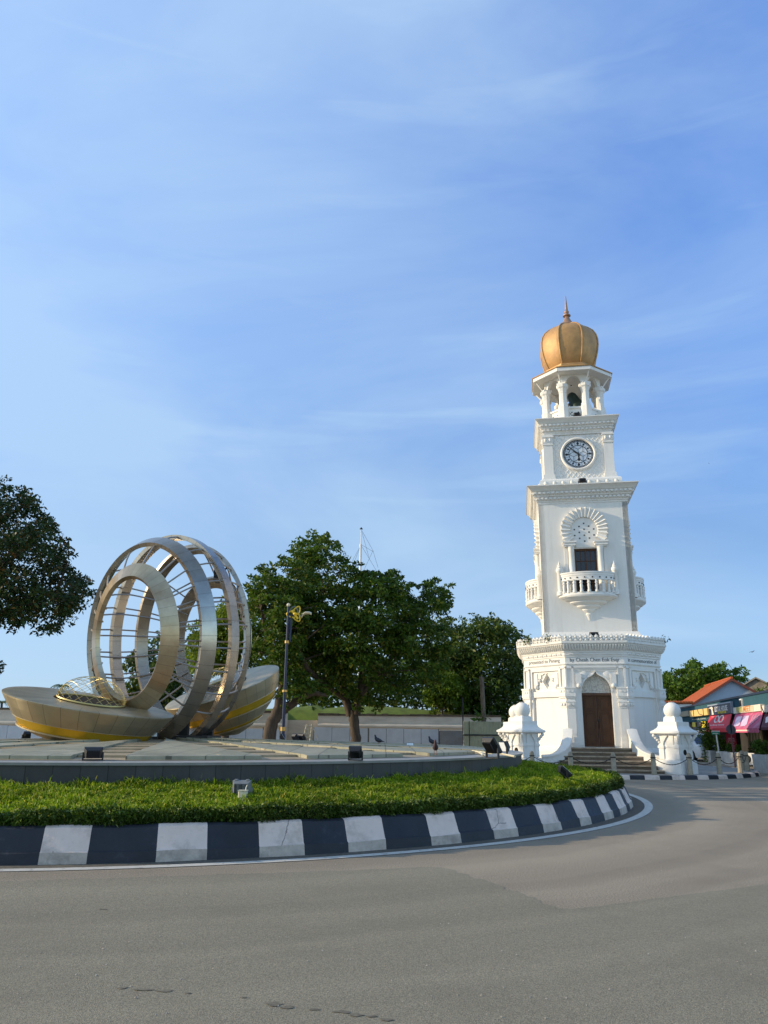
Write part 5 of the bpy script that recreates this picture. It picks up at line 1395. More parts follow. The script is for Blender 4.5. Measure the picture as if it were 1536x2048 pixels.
# ------------------------------------------------------------------ floodlights, box, pipes
def floodlight(loc, rz, tilt, w, h, lab, m=None, face=True, d=0.09, grp='floodlights round the platform'):
    o = empty('floodlight', loc, rz, lab, 'floodlight', grp); m = m or m_black
    st_ = h * 0.30
    T = Matrix.Translation((0, 0, st_ + h * 0.42)) @ Matrix.Rotation(radians(tilt), 4, 'X')
    b = MB(); b.loft([[tuple(T @ Vector((x * s, y, z * s))) for x, z in ((-w / 2, -h / 2), (w / 2, -h / 2), (w / 2, h / 2), (-w / 2, h / 2))] for y, s in ((d, 0.72), (0.02, 1.0), (-0.02, 1.0))], cap=True)
    for k in range(9):
        x = -w * 0.34 + w * 0.68 * k / 8; b.box(x - 0.006, x + 0.006, d * 0.6, d + 0.02, -h * 0.32, h * 0.32, T)
    b.build('housing', m, o)
    b = MB(); b.box(-w * 0.45, w * 0.45, -0.026, -0.018, -h * 0.44, h * 0.44, T); b.build('lens', m_glass, o)
    b = MB()
    for sx in (-1, 1): b.box(sx * w * 0.53 - 0.012, sx * w * 0.53 + 0.012, -0.02, 0.02, 0, st_ + h * 0.45)
    b.box(-w * 0.54, w * 0.54, -0.02, 0.02, 0, 0.02); b.build('bracket', m, o)
    return o


g = ground(185, 1521, 1.045); floodlight(tuple(g), radians(200), -18, 0.28, 0.17, 'black floodlight on the platform ledge at the left, below the half nut bowl')
g = ground(711, 1521, 1.045); floodlight(tuple(g), radians(172), -32, 0.22, 0.2, 'black floodlight on the front platform ledge, middle of the photo')
g = ground(985, 1517, 1.045); floodlight(tuple(g), radians(120), -34, 0.34, 0.34, 'large black floodlight tilted up at the right end of the platform')
g = ground(1008, 1509, 1.045); floodlight(tuple(g), radians(-60), 25, 0.2, 0.24, 'floodlight with pale lens at the far right rim of the platform')
g = ground(820, 1500, 1.05); floodlight(tuple(g), radians(0), -8, 0.2, 0.15, 'small floodlight with bright lens facing the road, near the pigeons')
g = ground(371, 1474.5, 1.30); floodlight((g[0], 20.0, 1.30), radians(10), 5, 0.22, 0.18, 'black floodlight at the foot of the steel rings')
for x, rz, lab in ((566, 100, 'leftmost black floodlight of three behind the platform below the lamp post'), (592, 130, 'middle black floodlight of three behind the platform below the lamp post'), (605, 140, 'rightmost black floodlight of three behind the platform below the lamp post'), (52, 230, 'left black floodlight behind the platform at the left edge'), (94, 235, 'right black floodlight behind the platform at the left edge')):
    g = atY(x, 1476, 30.6); floodlight((g[0], 30.6, 1.04), radians(rz), -35, 0.3, 0.3, lab)
g = ground(483, 1598, 0.57); o = floodlight((g[0], g[1], 0.56), radians(176), -10, 0.27, 0.22, 'grey ribbed floodlight seen from behind standing in the lawn', m_grey, d=0.07, grp=None)
T = Matrix.Translation((0, 0, 0.22 * 0.72)) @ Matrix.Rotation(radians(-10), 4, 'X'); b = MB(); b.box(-0.098, 0.098, 0.071, 0.076, -0.055, 0.075, T); sl = b.build('heat_sink', m_ink, o)
b = MB()
for k in range(11): x = -0.09 + 0.18 * k / 10; b.box(x - 0.0028, x + 0.0028, 0.076, 0.09, -0.055, 0.075, T)
b.build('fin', m_grey, sl)
for sx in (-1, 1):
    b = MB(); b.bevbox((sx * 0.085, 0.02, 0.272), (0.05, 0.05, 0.025), 0.006); b.build('hinge', m_grey, o)
g2 = ground(485, 1603, 0.57); b = MB(); b.bevbox((0, 0, 0.08), (0.12, 0.09, 0.14), 0.01); b.box(-0.065, 0.065, -0.05, 0.05, 0.148, 0.162)
o = empty('junction_box', (g2[0], g2[1], 0.56), radians(-4), 'cream junction box in the lawn in front of the grey floodlight', 'junction box'); b.build('box', m_cream, o)
b = MB(); b.tube([(0.035, 0, 0.15), (0.035, 0.02, 0.19), (0.03, 0.1, 0.22)], 0.008, 5); b.build('cable', m_cream, o)
g = ground(1132, 1560, 0.60); o = floodlight((g[0], g[1], 0.58), radians(95), -50, 0.2, 0.28, 'black floodlight on a short stake in the hedge before the tower steps', grp=None)
g = ground(548, 1601, 0.56); o = empty('drain_pipe', (g[0], g[1], 0.55), 0, 'short black bent pipe lying in the lawn', 'pipe')
b = MB(); b.tube([(-0.06, 0, 0.10), (-0.05, 0, 0.04), (0.0, 0, 0.02), (0.12, 0.02, 0.03)], 0.022, 8); b.build('pipe', m_black, o, smooth=50)
for (z, lab, yl, w_, par) in ((12.56, 'black floodlight on the cornice below the clock', -2.25, 0.32, 0), (16.10, 'black floodlight on the ledge below the bell', -1.62, 0.30, 0), (5.40, 'black floodlight on the octagon cresting above the doorway', -2.95, 0.36, 0)):
    p = TM @ Vector((0.05, yl, z)); floodlight(tuple(p), -AL, 158, w_, 0.2, lab, grp='floodlights on the tower ledges')
p = lw(1.95, -3.35, 0.14); floodlight(p, radians(150), -25, 0.55, 0.45, 'dark green floodlight behind the right swept wall', mat('dark green housing', (0.01, 0.03, 0.025), 0.5), grp=None)
pts = [ground(955, 1496, 1.2), ground(980, 1506, 1.1)]
g0 = ground(985, 1512, 1.045); o = empty('pipe_rail', tuple(g0), 0, 'loose white pipes lying on the right end of the platform', 'pipes')
b = MB()
for (x0, y0, x1, y1) in ((930, 1500, 985, 1507), (990, 1505, 1030, 1513), (955, 1503, 972, 1512), (965, 1505, 965, 1512)):
    p, q_ = ground(x0, y0, 1.10), ground(x1, y1, 1.08); b.tube([p - g0, q_ - g0], 0.02, 6)
b.build('pipe', m_cream, o, smooth=50)
for x, y in ((1001, 1511), (960, 1512)):
    g = ground(x, y, 1.05); b = MB(); b.bevbox((0, 0, 0.05), (0.06, 0.06, 0.10), 0.01); tag(b.build('stub_post', m_cream, origin=tuple(g)), 'short cream stub post right of the large black floodlight' if x > 980 else 'short cream stub post left of the large black floodlight', 'stub post')
g = ground(488, 1482, 1.25); b = MB(); b.bevbox((0, 0, 0.12), (0.16, 0.16, 0.24), 0.02); tag(b.build('marker_block', m_cream, origin=(g[0] * 0.95, 24.5, 1.27)), 'cream block standing on the platform below the steep half nut bowl', 'block')
lb = atY(616, 1474, 49); o = empty('folding_ladder', (lb[0], 49, 0.9), radians(15), 'white folding ladder leaning before the hoarding right of the lamp post', 'ladder')
b = MB()
for sx in (-1, 1):
    b.tube([(sx * 0.22 - 0.12, -0.1, 0), (sx * 0.16 + 0.08, 0.15, 0.95)], 0.03, 5); b.tube([(sx * 0.22 + 0.5, 0.5, 0), (sx * 0.16 + 0.08, 0.15, 0.95)], 0.02, 5)
for k in range(4): z = 0.2 + 0.22 * k; b.tube([(-0.33 + 0.04 * k, -0.05 + 0.05 * k, z), (0.12 + 0.03 * k, -0.05 + 0.05 * k, z)], 0.025, 4)
b.build('frame', m_cream, o)

# ------------------------------------------------------------------ pigeons and gulls
m_pig = mat('pigeon feathers', (0.022, 0.024, 0.032), 0.6, var=0.3, vscale=20)
m_beak = mat('pigeon feet', (0.22, 0.07, 0.05), 0.6)


def pigeon(loc, rz, s, lab, up=1.0, body=None):
    o = empty('pigeon', loc, rz, lab, 'pigeon', 'pigeons on the platform')
    b = MB(); sp = [(-0.19, 0.10, 0.012, 0.008), (-0.12, 0.115, 0.035, 0.016), (-0.06, 0.125, 0.052, 0.046), (0.0, 0.14, 0.058, 0.058), (0.06, 0.165, 0.050, 0.056), (0.09, 0.20, 0.034, 0.040), (0.10, 0.235, 0.024, 0.026), (0.108, 0.262, 0.024, 0.024), (0.118, 0.28, 0.016, 0.018), (0.125, 0.288, 0.004, 0.004)]
    R = []
    for i, (x, z, w_, h_) in enumerate(sp):
        t = np.array([sp[min(i + 1, 9)][0] - sp[max(i - 1, 0)][0], sp[min(i + 1, 9)][1] - sp[max(i - 1, 0)][1]]); t /= np.linalg.norm(t); n_ = np.array([-t[1], t[0]])
        R.append([(s * (x + n_[0] * h_ * sin(a)), s * w_ * cos(a), s * (z * up + n_[1] * h_ * sin(a))) for a in np.linspace(0, 2 * pi, 13)[:-1]])
    b.loft(R, cap=True); b.build('body', body or m_pig, o, smooth=70)
    b = MB(); b.lathe([(0.008, 0), (0.001, 0.03)], n=6, T=Matrix.Scale(s, 4) @ Matrix.Translation((0.125, 0, 0.272 * up)) @ Matrix.Rotation(radians(100), 4, 'Y')); b.build('beak', m_beak, o)
    for sy in (-1, 1):
        b = MB(); b.tube([(s * 0.0, s * 0.025 * sy, s * 0.10), (s * 0.01, s * 0.028 * sy, 0.0)], s * 0.006, 5)
        for a in (-0.5, 0, 0.5): b.tube([(s * 0.01, s * 0.028 * sy, s * 0.004), (s * (0.01 + 0.03 * cos(a)), s * (0.028 * sy + 0.03 * sin(a)), s * 0.003)], s * 0.004, 4)
        b.build('leg', m_beak, o)
    return o


for (x, y, Yp, rz, lab, bd) in ((757, 1491, 17.0, 150, 'dark pigeon facing left on the platform, nearest the forked trunk', None), (865, 1494, 16.8, 140, 'dark pigeon stretching its neck, behind another pigeon', None), (871, 1510, 15.6, 265, 'reddish dark pigeon facing the camera near the platform edge', mat('reddish pigeon feathers', (0.06, 0.03, 0.035), 0.6, var=0.3, vscale=20))):
    r_ = np.hypot(*(atY(x, y, Yp)[:2] - IC)); p = atY(x, y, Yp); zc = cz(r_); g = ground(x, y, zc)
    pigeon((g[0], g[1], zc), radians(rz), 0.95, lab, body=bd)


def gull(px, py, Y, span_, bank, lab):
    p = atY(px, py, Y); o = empty('flying_bird', tuple(p), radians(20), lab, 'bird', 'birds in flight'); s = span_
    T = Matrix.Rotation(bank, 4, 'Y')
    b = MB(); b.loft([[tuple(T @ Vector((s * 0.045 * w_ * cos(a), y * s, s * 0.04 * w_ * sin(a)))) for a in np.linspace(0, 2 * pi, 9)[:-1]] for y, w_ in ((-0.2, 0.1), (-0.1, 0.8), (0.02, 1.0), (0.14, 0.7), (0.22, 0.15))], cap=True); b.build('body', m_pig, o, smooth=60)
    for sx in (-1, 1):
        b = MB(); pr = [(0.03, -0.07, 0.07, 0.01), (0.2, -0.10, 0.06, 0.10), (0.36, -0.06, 0.05, 0.10), (0.52, 0.03, 0.05, 0.03)]
        b.loft([[tuple(T @ Vector((sx * x * s, y0 * s, z * s))), tuple(T @ Vector((sx * x * s, y1 * s, z * s))), tuple(T @ Vector((sx * x * s, y1 * s, (z - 0.012) * s))), tuple(T @ Vector((sx * x * s, y0 * s, (z - 0.012) * s)))] for x, y0, y1, z in pr], cap=True); b.build('wing', m_pig, o)
    return o


gull(1505, 1304, 60, 0.62, -0.25, 'dark bird gliding above the trees at the right edge')
gull(1418, 927, 70, 0.22, 0.2, 'tiny bird far up in the sky right of the clock')

# ------------------------------------------------------------------ shop row on the right
m_teal = mat('teal profiled cladding', (0.018, 0.085, 0.12), 0.75, var=0.12, vscale=1.5)
m_navyt = mat('dark navy trim', (0.010, 0.018, 0.040), 0.5)
m_pale = mat('pale blue grey gable render', (0.36, 0.43, 0.52), 0.85, var=0.06, vscale=2)
m_tilo = mat('orange clay roof tiles', (0.38, 0.085, 0.020), 0.8, var=0.22, vscale=5, bump=0.5, bscale=10)
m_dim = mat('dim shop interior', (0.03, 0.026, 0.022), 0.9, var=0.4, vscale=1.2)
m_shut = mat('beige shutter', (0.42, 0.34, 0.19), 0.7, var=0.2, vscale=3, stretch=(5, 5, 0.5))
m_crm = mat('cream signboard', (0.72, 0.66, 0.54), 0.6, var=0.06, vscale=3)
m_ylw = mat('yellow wrapped signboard', (0.75, 0.50, 0.16), 0.6, var=0.15, vscale=3)
m_ylw2 = mat('bright yellow poster', (0.70, 0.55, 0.03), 0.6, var=0.25, vscale=5)
m_navys = mat('navy signboard', (0.012, 0.013, 0.035), 0.5)
m_red = mat('red awning canvas', (0.62, 0.018, 0.030), 0.7, var=0.06, vscale=2)
m_pink = mat('pink printed awning canvas', (0.50, 0.07, 0.15), 0.7, var=0.45, vscale=1.6, stain=(0.55, 0.30, 0.36), sscale=1.3, samt=0.7)
m_mar = mat('dark maroon awning canvas', (0.10, 0.015, 0.03), 0.8)
m_wht = mat('white paint', (0.78, 0.76, 0.72), 0.6, var=0.04, vscale=3)
m_lilac = mat('pale lilac print', (0.62, 0.48, 0.62), 0.6)
m_print = mat('yellow green print', (0.40, 0.42, 0.05), 0.6)
m_orp = mat('orange print', (0.60, 0.22, 0.04), 0.6)
m_grn = mat('green sign plate', (0.02, 0.30, 0.18), 0.5)
m_gsign = mat('grey sign back', (0.09, 0.085, 0.095), 0.5)
m_plant = mat('white planter concrete', (0.55, 0.53, 0.50), 0.85, var=0.15, vscale=3, stain=(0.25, 0.22, 0.19), sscale=2)
dF = np.array([0.2213, 1.0]); dF = dF / np.linalg.norm(dF); F0 = np.array([18.0, 37.0]); XF = -dF; OUTF = np.array([-dF[1], dF[0]])
FRZ = atan2(XF[1], XF[0])


def fs(px, py, off=0.0):
    """where the sight line meets the shop front plane moved out by off: (u along the front, z)"""
    d = ray(px, py); n = OUTF; P0 = F0 + OUTF * off; t = (P0 @ n) / (d[:2] @ n); p = CAMP + d * t
    return float((p[:2] - F0) @ XF), float(p[2])


def fw(u, out_, z): p = F0 + XF * u + OUTF * out_; return (p[0], p[1], z)


shop = empty('shop_row', (F0[0], F0[1], 0), FRZ, 'low row of shops with teal cladding above dark open fronts, right of the tower', 'shop row')
uL, zt0 = fs(1312, 1418); uR = 12.0; zt = 3.38; zb_ = 2.78; zl = 2.30
b = MB(); n = int((uR - uL) / 0.22); pts = []
for j in range(n * 4 + 1): pts.append((uL + (uR - uL) * j / (n * 4), -0.05 if (j % 4) in (1, 2) else 0.0))
b.loft([[(x, y, zl) for x, y in pts], [(x, y, zt) for x, y in pts]], closed=False); b.box(uL, uR, 0.02, 0.25, zl, zt); b.build('cladding', m_teal, shop)
b = MB(); b.box(uL - 0.1, uR, -0.10, 0.3, zt, zt + 0.10); b.build('trim', m_navyt, shop)
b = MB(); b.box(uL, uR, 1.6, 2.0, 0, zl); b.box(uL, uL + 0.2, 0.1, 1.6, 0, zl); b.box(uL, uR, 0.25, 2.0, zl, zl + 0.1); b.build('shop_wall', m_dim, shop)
b = MB(); b.box(uL, uR, 0.0, 2.0, -0.02, 0.10); b.build('floor_slab', m_conc, shop)
for px_ in (1326, 1372, 1408, 1470, 1526):
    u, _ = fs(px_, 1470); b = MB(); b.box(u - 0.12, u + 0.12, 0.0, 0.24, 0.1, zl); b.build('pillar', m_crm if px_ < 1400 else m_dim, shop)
u0, u1 = fs(1476, 1480)[0], fs(1502, 1480)[0]
b = MB()
for k in range(9): x = u0 + (u1 - u0) * k / 9; b.tube([(x + 0.06, 0.6 + 0.06 * (k % 2), 0.35), (x + 0.06, 0.6 + 0.06 * (k % 2), 1.7)], 0.09, 6)
b.box(u0, u1, 0.66, 0.72, 0.3, 1.7); b.build('shutter', m_shut, shop)
u0, _ = fs(1487, 1425); b = MB(); b.box(u0 - 0.25, u0 + 0.30, -0.10, 0.0, 2.85, 3.30); wf = b.build('window', m_wht, shop)
b = MB(); b.box(u0 - 0.18, u0 + 0.23, -0.115, -0.10, 2.92, 3.23); b.build('pane', m_dim, wf)
# gabled house behind the parapet
Yg = 72.0; ap = atY(1462, 1357, Yg); lf = atY(1384, 1409, Yg); rg_ = atY(1524, 1389, Yg)
house = empty('gabled_house', (ap[0], ap[1], 0), FRZ, 'orange tiled house with pale blue gable rising behind the shop row', 'house')
hw1 = float(np.linalg.norm(lf[:2] - ap[:2])); za, ze = ap[2], ap[2] - 0.62 * 3.9
Hg = lambda y: [(0, -3.9, ze), (0, y, za)]
b = MB()
# local x = towards the viewer along the row, local -y = towards the street; gable faces +x
b.prism([(-4.0, 0), (3.4, 0), (3.4, ze + 0.25), (0, za - 0.12), (-4.0, ze - 0.1)], lambda u, v: (0, u, v), lambda u, v: (-13.0, u, v)); b.build('wall', m_pale, house)
b = MB()
for (y0, z0, y1, z1) in ((0, za, -4.4, za - 0.62 * 4.4), (0, za, 3.9, za - 0.62 * 3.9)):
    nn = 30
    for k in range(nn):      # rows of pan tiles
        t0, t1 = k / nn, (k + 1) / nn; yy0, zz0, yy1, zz1 = y0 + (y1 - y0) * t0, z0 + (z1 - z0) * t0, y0 + (y1 - y0) * t1, z0 + (z1 - z0) * t1
        xs = np.linspace(0.35, -13.3, 89); wv = [0.03 * sin(i * pi / 2) for i in range(89)]
        b.loft([[(x, yy0, zz0 + w_) for x, w_ in zip(xs, wv)], [(x, yy1, zz1 + 0.045 + w_) for x, w_ in zip(xs, wv)], [(x, yy1, zz1) for x in xs]], closed=False)
b.box(0.30, 0.36, -0.1, 0.1, za - 0.25, za + 0.08)
b.tube([(0.4, 0, za + 0.05), (-13.3, 0, za + 0.05)], 0.12, 6); b.build('roof', m_tilo, house)
b = MB(); b.prism([(0, za + 0.02), (-4.4, za - 0.62 * 4.4 + 0.02), (-4.4, za - 0.62 * 4.4 - 0.2), (0, za - 0.22), (3.9, za - 0.62 * 3.9 - 0.2), (3.9, za - 0.62 * 3.9 + 0.02)], lambda u, v: (0.37, u, v), lambda u, v: (0.32, u, v)); b.build('bargeboard', mat('dark red bargeboard', (0.16, 0.045, 0.03), 0.7), house)
# small white wing with a scalloped red tile edge between the tower and the house
pw = atY(1350, 1405, 66); o = empty('tiled_wing', (pw[0], pw[1], 0), FRZ, 'small white wall with scalloped red tile edging just right of the tower', 'wall')
w0, w1 = atY(1318, 1405, 66), atY(1384, 1405, 66); L0 = float(np.linalg.norm(w1 - w0))
T = Matrix.Rotation(-FRZ, 4, 'Z'); q = MB(); q.box(-L0 / 2, L0 / 2, 0, 0.3, 0, w0[2] - 0.05, T); q.build('wall', m_wht, o)
q = MB()
for k in range(12): x = -L0 / 2 + L0 * (k + 0.5) / 12; q.sphere(tuple(T @ Vector((x, -0.05, w0[2] + 0.02))), 0.17, 8, 6, (1, 1.5, 0.8))
for k in range(7): q.sphere(tuple(T @ Vector((-L0 / 2, -0.05, w0[2] - 0.25 * k))), 0.15, 8, 6, (1, 1.5, 0.8))
q.build('tile_edging', m_tilo, o, smooth=50)
gh = atY(1512, 1358, 84); o = empty('old_house', (gh[0], gh[1], 0), radians(-30), 'old grey roofed house with creeper at the right edge behind the shops', 'house')
q = MB(); q.prism([(-4.2, 0), (4.2, 0), (4.2, gh[2] - 2.4), (0, gh[2]), (-4.2, gh[2] - 2.4)], lambda u, v: (u, 0, v), lambda u, v: (u, 8, v)); q.build('wall', mat('grey old tiles and render', (0.20, 0.17, 0.13), 0.9, var=0.4, vscale=2), o)
q = MB(); q.prism([(-4.5, gh[2] - 2.5), (0, gh[2] + 0.05), (4.5, gh[2] - 2.5), (4.5, gh[2] - 2.35), (0, gh[2] + 0.22), (-4.5, gh[2] - 2.35)], lambda u, v: (u, -0.3, v), lambda u, v: (u, 8.3, v)); q.build('roof', mat('lichened roof', (0.24, 0.21, 0.17), 0.9, var=0.35, vscale=1.5), o)
bush(tuple(atY(1532, 1400, 80) * np.array([1, 1, 0])), 1.9, float(atY(1530, 1368, 80)[2]) * 0.84, 2600, m_lf6, 'bright creeper mass on the old grey house at the right edge', lsz=0.35, nm='creeper')


def board(nm, lab, cat, px0, px1, yt, yb, m, out_=0.16, th=0.12, grp=None):
    """signboard parallel to the shop front; yt/yb are its top and bottom in the photo at px0"""
    u0, z1 = fs(px0, yt, out_); u1 = fs(px1, yt, out_)[0]; z0 = fs(px0, yb, out_)[1]
    uc = (u0 + u1) / 2; o = empty(nm, fw(uc, out_, (z0 + z1) / 2), FRZ, lab, cat, grp); hw_ = (u1 - u0) / 2; hh = (z1 - z0) / 2
    b = MB(); b.box(-hw_, hw_, 0, th, -hh, hh); b.build('panel', m, o)
    return o, hw_, hh


def btext(o, s, size, m, x, z, y=-0.006, sx=1.0):
    return text('lettering', s, size, m, o, Matrix.Translation((x, y, z)) @ WALLT, extrude=0.004, bold=0.004, sx=sx)


o, hw_, hh = board('signboard', 'bare beige signboard above the shop front nearest the tower', 'sign', 1356, 1377, 1424.5, 1434.5, mat('bare beige board', (0.36, 0.30, 0.20), 0.7, var=0.1, vscale=2), grp='shop signboards')
o, hw_, hh = board('signboard', 'yellow wrapped signboard tied with black cords, left of the navy sign', 'sign', 1378, 1414.5, 1422, 1434, m_ylw, 0.30, 0.3, 'shop signboards')
b = MB()
for x in (-hw_ * 0.98, -hw_ * 0.45, hw_ * 0.62):
    q = MB(); q.tube([(x, -0.01, -hh), (x, -0.015, hh)], 0.03, 5); q.build('cord', m_ink, o)
b.tube([(hw_ * 0.02, -0.012, hh), (hw_ * 0.15, -0.015, -hh * 0.4), (hw_ * 0.62, -0.015, -hh)], 0.02, 5); b.build('cord', m_ink, o)
o, hw_, hh = board('signboard', 'navy signboard with white and yellow lettering over the red awning', 'sign', 1415.5, 1462, 1413, 1431.5, m_navys, 0.20, 0.12, 'shop signboards')
b = MB(); b.box(-hw_, hw_, -0.02, 0.0, hh, hh + 0.07); b.box(hw_, hw_ + 0.06, -0.02, 0.12, -hh, hh + 0.07); b.build('frame', mat('pale sign frame', (0.30, 0.35, 0.42), 0.5), o)
btext(o, 'LOCAL HOUSE', 0.42, m_wht, hw_ * 0.18, hh * 0.10, sx=1.35); btext(o, 'The Western Ride', 0.26, m_ylw2, hw_ * 0.22, -hh * 0.55, sx=1.3)
b = MB(); b.prism([(-hw_ * 0.95, hh * 0.55), (-hw_ * 0.62, hh * 0.85), (-hw_ * 0.52, hh * 0.5), (-hw_ * 0.56, hh * 0.1), (-hw_ * 0.50, -hh * 0.9), (-hw_ * 0.68, -hh * 0.9), (-hw_ * 0.66, 0), (-hw_ * 0.72, hh * 0.4)], lambda u, v: (u, -0.008, v), lambda u, v: (u, 0, v)); b.build('emblem', m_crm, o)
o, hw_, hh = board('signboard', 'cream signboard with green and orange lettering over the pink awning', 'sign', 1466, 1521, 1415.5, 1427.5, m_crm, 0.22, 0.2, 'shop signboards')
b = MB(); b.box(-hw_ * 0.72, hw_ * 0.55, -0.012, 0, -hh * 0.78, hh * 0.86); b.build('poster', mat('faded poster', (0.62, 0.50, 0.33), 0.7, var=0.15, vscale=4), o)
btext(o, 'KAKI', 0.40, m_print, -hw_ * 0.48, 0, y=-0.018, sx=1.6); btext(o, 'MEET', 0.40, m_orp, hw_ * 0.08, 0, y=-0.018, sx=1.7)
o, hw_, hh = board('signboard', 'cream signboard cut off by the right edge of the photo', 'sign', 1522.5, 1560, 1411.5, 1425, m_crm, 0.26, 0.2, 'shop signboards')
b = MB(); b.tube([(-hw_ * 0.98, -0.012, hh), (-hw_ * 0.9, -0.012, 0), (-hw_ * 0.75, -0.012, -hh)], 0.03, 5); b.build('cord', m_ink, o)


def awning(lab, pxt0, pxt1, yt, pxb0, pxb1, yb, drop, m, out_=1.1):
    u0, zt_ = fs(pxt0, yt, 0.15); u1, _ = fs(pxt1, yt, 0.15); v0, zb2 = fs(pxb0, yb, out_); v1, _ = fs(pxb1, yb, out_); zd = fs(pxb0, yb + drop, out_)[1]
    c = (u0 + u1) / 2; o = empty('awning', fw(c, 0.15, zt_), FRZ, lab, 'awning', 'shop awnings'); oy = -(out_ - 0.15)
    b = MB(); b.add([(u0 - c, 0, 0), (u1 - c, 0, 0), (v1 - c, oy, zb2 - zt_), (v0 - c, oy, zb2 - zt_), (u0 - c, 0.02, -0.03), (u1 - c, 0.02, -0.03), (v1 - c, oy + 0.02, zb2 - zt_ - 0.03), (v0 - c, oy + 0.02, zb2 - zt_ - 0.03)], [(0, 1, 2, 3), (7, 6, 5, 4), (0, 4, 5, 1), (1, 5, 6, 2), (2, 6, 7, 3), (3, 7, 4, 0)])
    b.build('canvas', m, o)
    b = MB(); b.box(v0 - c, v1 - c, oy - 0.015, oy, zd - zt_, zb2 - zt_ - 0.002); va = b.build('valance', m, o)
    def on(s, t, lift=0.012):      # point on the sloping canvas, s along, t down
        return np.array([(u0 + (v0 - u0) * t) * (1 - s) + (u1 + (v1 - u1) * t) * s - c, oy * t - lift * 0.5, (zb2 - zt_) * t + lift])
    return o, on, (v0 - c, v1 - c, oy, zb2 - zt_, zd - zt_)


def slope_text(o, on, s, size, m, sc_, tc_, sx=1.0):
    a, b2, d = on(sc_, tc_), on(sc_ + 0.02, tc_), on(sc_, tc_ + 0.02)
    X = Vector(b2 - a).normalized(); Yv = Vector(a - d).normalized(); Z = X.cross(Yv)
    Mx = Matrix(((X.x, Yv.x, Z.x, a[0]), (X.y, Yv.y, Z.y, a[1]), (X.z, Yv.z, Z.z, a[2]), (0, 0, 0, 1)))
    text('lettering', s, size, m, o, Mx, extrude=0.003, bold=0.008, sx=sx)


o, on, vv = awning('red awning with two white outlined soles and white lettering', 1420, 1464.5, 1432, 1411, 1456, 1457, 7, m_red)
b = MB()
for s0 in (0.42, 0.62):
    pts = [on(s0 + 0.085 * (1 + 0.15 * sin(t)) * cos(t), 0.34 + 0.26 * sin(t)) for t in np.linspace(0, 2 * pi, 25)]; b.tube(pts, 0.04, 5)
b.build('emblem', m_wht, o); slope_text(o, on, 'An Money Dummy', 0.33, m_wht, 0.5, 0.78, 1.6); slope_text(o, on, 'SINCE', 0.16, m_wht, 0.17, 0.12, 1.8)
o, on, vv = awning('pink awning with two pale lilac printed panels and white lettering', 1471, 1527, 1428, 1462, 1518, 1457, 8, m_pink)
for s0, t1, t2 in ((0.2, 'Open', 'Daily'), (0.46, 'Best', 'Food')):
    b = MB(); q_ = [on(s0 - 0.11, 0.30), on(s0 - 0.05, 0.22), on(s0 + 0.11, 0.22), on(s0 + 0.11, 0.78), on(s0 + 0.05, 0.88), on(s0 - 0.11, 0.88)]; b.add(q_, [tuple(range(6))]); b.build('print_panel', m_lilac, o)
b = MB()
for k in range(5): b.tube([on(0.68 + 0.05 * k, 0.95 - 0.1 * k), on(0.74 + 0.05 * k, 0.25 + 0.05 * (k % 2))], 0.05, 5)
b.build('emblem', mat('rose print', (0.60, 0.25, 0.33), 0.7), o)
b = MB(); b.box(vv[0] + (vv[1] - vv[0]) * 0.12, vv[0] + (vv[1] - vv[0]) * 0.68, vv[2] - 0.022, vv[2] - 0.016, vv[4] + (vv[3] - vv[4]) * 0.34, vv[4] + (vv[3] - vv[4]) * 0.66); b.build('print_line', m_crm, o)
o, on, vv = awning('dark maroon awning at the right edge of the photo', 1529, 1575, 1428, 1522, 1570, 1455, 5, m_mar)
b = MB(); q_ = [on(0.12, 0.3), on(0.28, 0.2), on(0.3, 0.65), on(0.16, 0.72)]; b.add(q_, [(0, 1, 2, 3)]); b.build('print_panel', m_wht, o)
for px0, px1, yt, yb, m, lab in ((1385, 1412, 1440, 1461, m_ink, 'dark food poster hanging under the yellow signboard'), (1402, 1410, 1443, 1455, m_ylw2, 'small bright yellow poster beside the red awning'), (1384, 1390, 1445, 1454, m_ylw2, 'small yellow poster on the left of the dark food poster')):
    o, hw_, hh = board('poster', lab, 'poster', px0, px1, yt, yb, m, 0.02 if m is m_ink else 0.10, 0.05, 'shop posters')
    if m is m_ink:
        b = MB(); b.box(-hw_, hw_, -0.02, 0, hh, hh + 0.05); b.box(-hw_, hw_, -0.02, 0, -hh - 0.06, -hh); b.build('frame', m_wht, o)
        b = MB(); b.sphere((hw_ * 0.1, 0.0, 0.0), hh * 0.35, 10, 8, (0.6, 0.1, 1.2)); b.build('print', mat('poster print', (0.6, 0.25, 0.14), 0.6), o)
# planters, plants, sign poles, banner before the shops
for (x, y, w_, h_, rz, lab) in ((1424, 1524, 1.0, 0.62, 0, 'grey planter trough in the shade beside the white van'), (1443, 1524, 0.45, 0.8, 0, 'narrow white planter beside the road sign pole'), (1456, 1528, 1.25, 0.62, 0, 'white planter trough left of the red banner stand'), (1470, 1531, 1.1, 0.62, 0, 'white planter trough right of the red banner stand'), (1534, 1546, 1.1, 0.72, 0, 'large pale planter trough at the right edge of the photo')):
    g = ground(x, y, 0.0); o = empty('planter', (g[0], g[1], 0), FRZ + radians(15), lab, 'planter', 'planter troughs before the shops')
    b = MB(); hx, hy = w_ / 2, 0.28; b.loft([[(-hx * s, -hy * s, z), (hx * s, -hy * s, z), (hx * s, hy * s, z), (-hx * s, hy * s, z)] for s, z in ((0.9, 0), (1.0, h_), (0.9, h_), (0.88, h_ - 0.06), (0.02, h_ - 0.06))]); b.build('trough', m_plant, o)
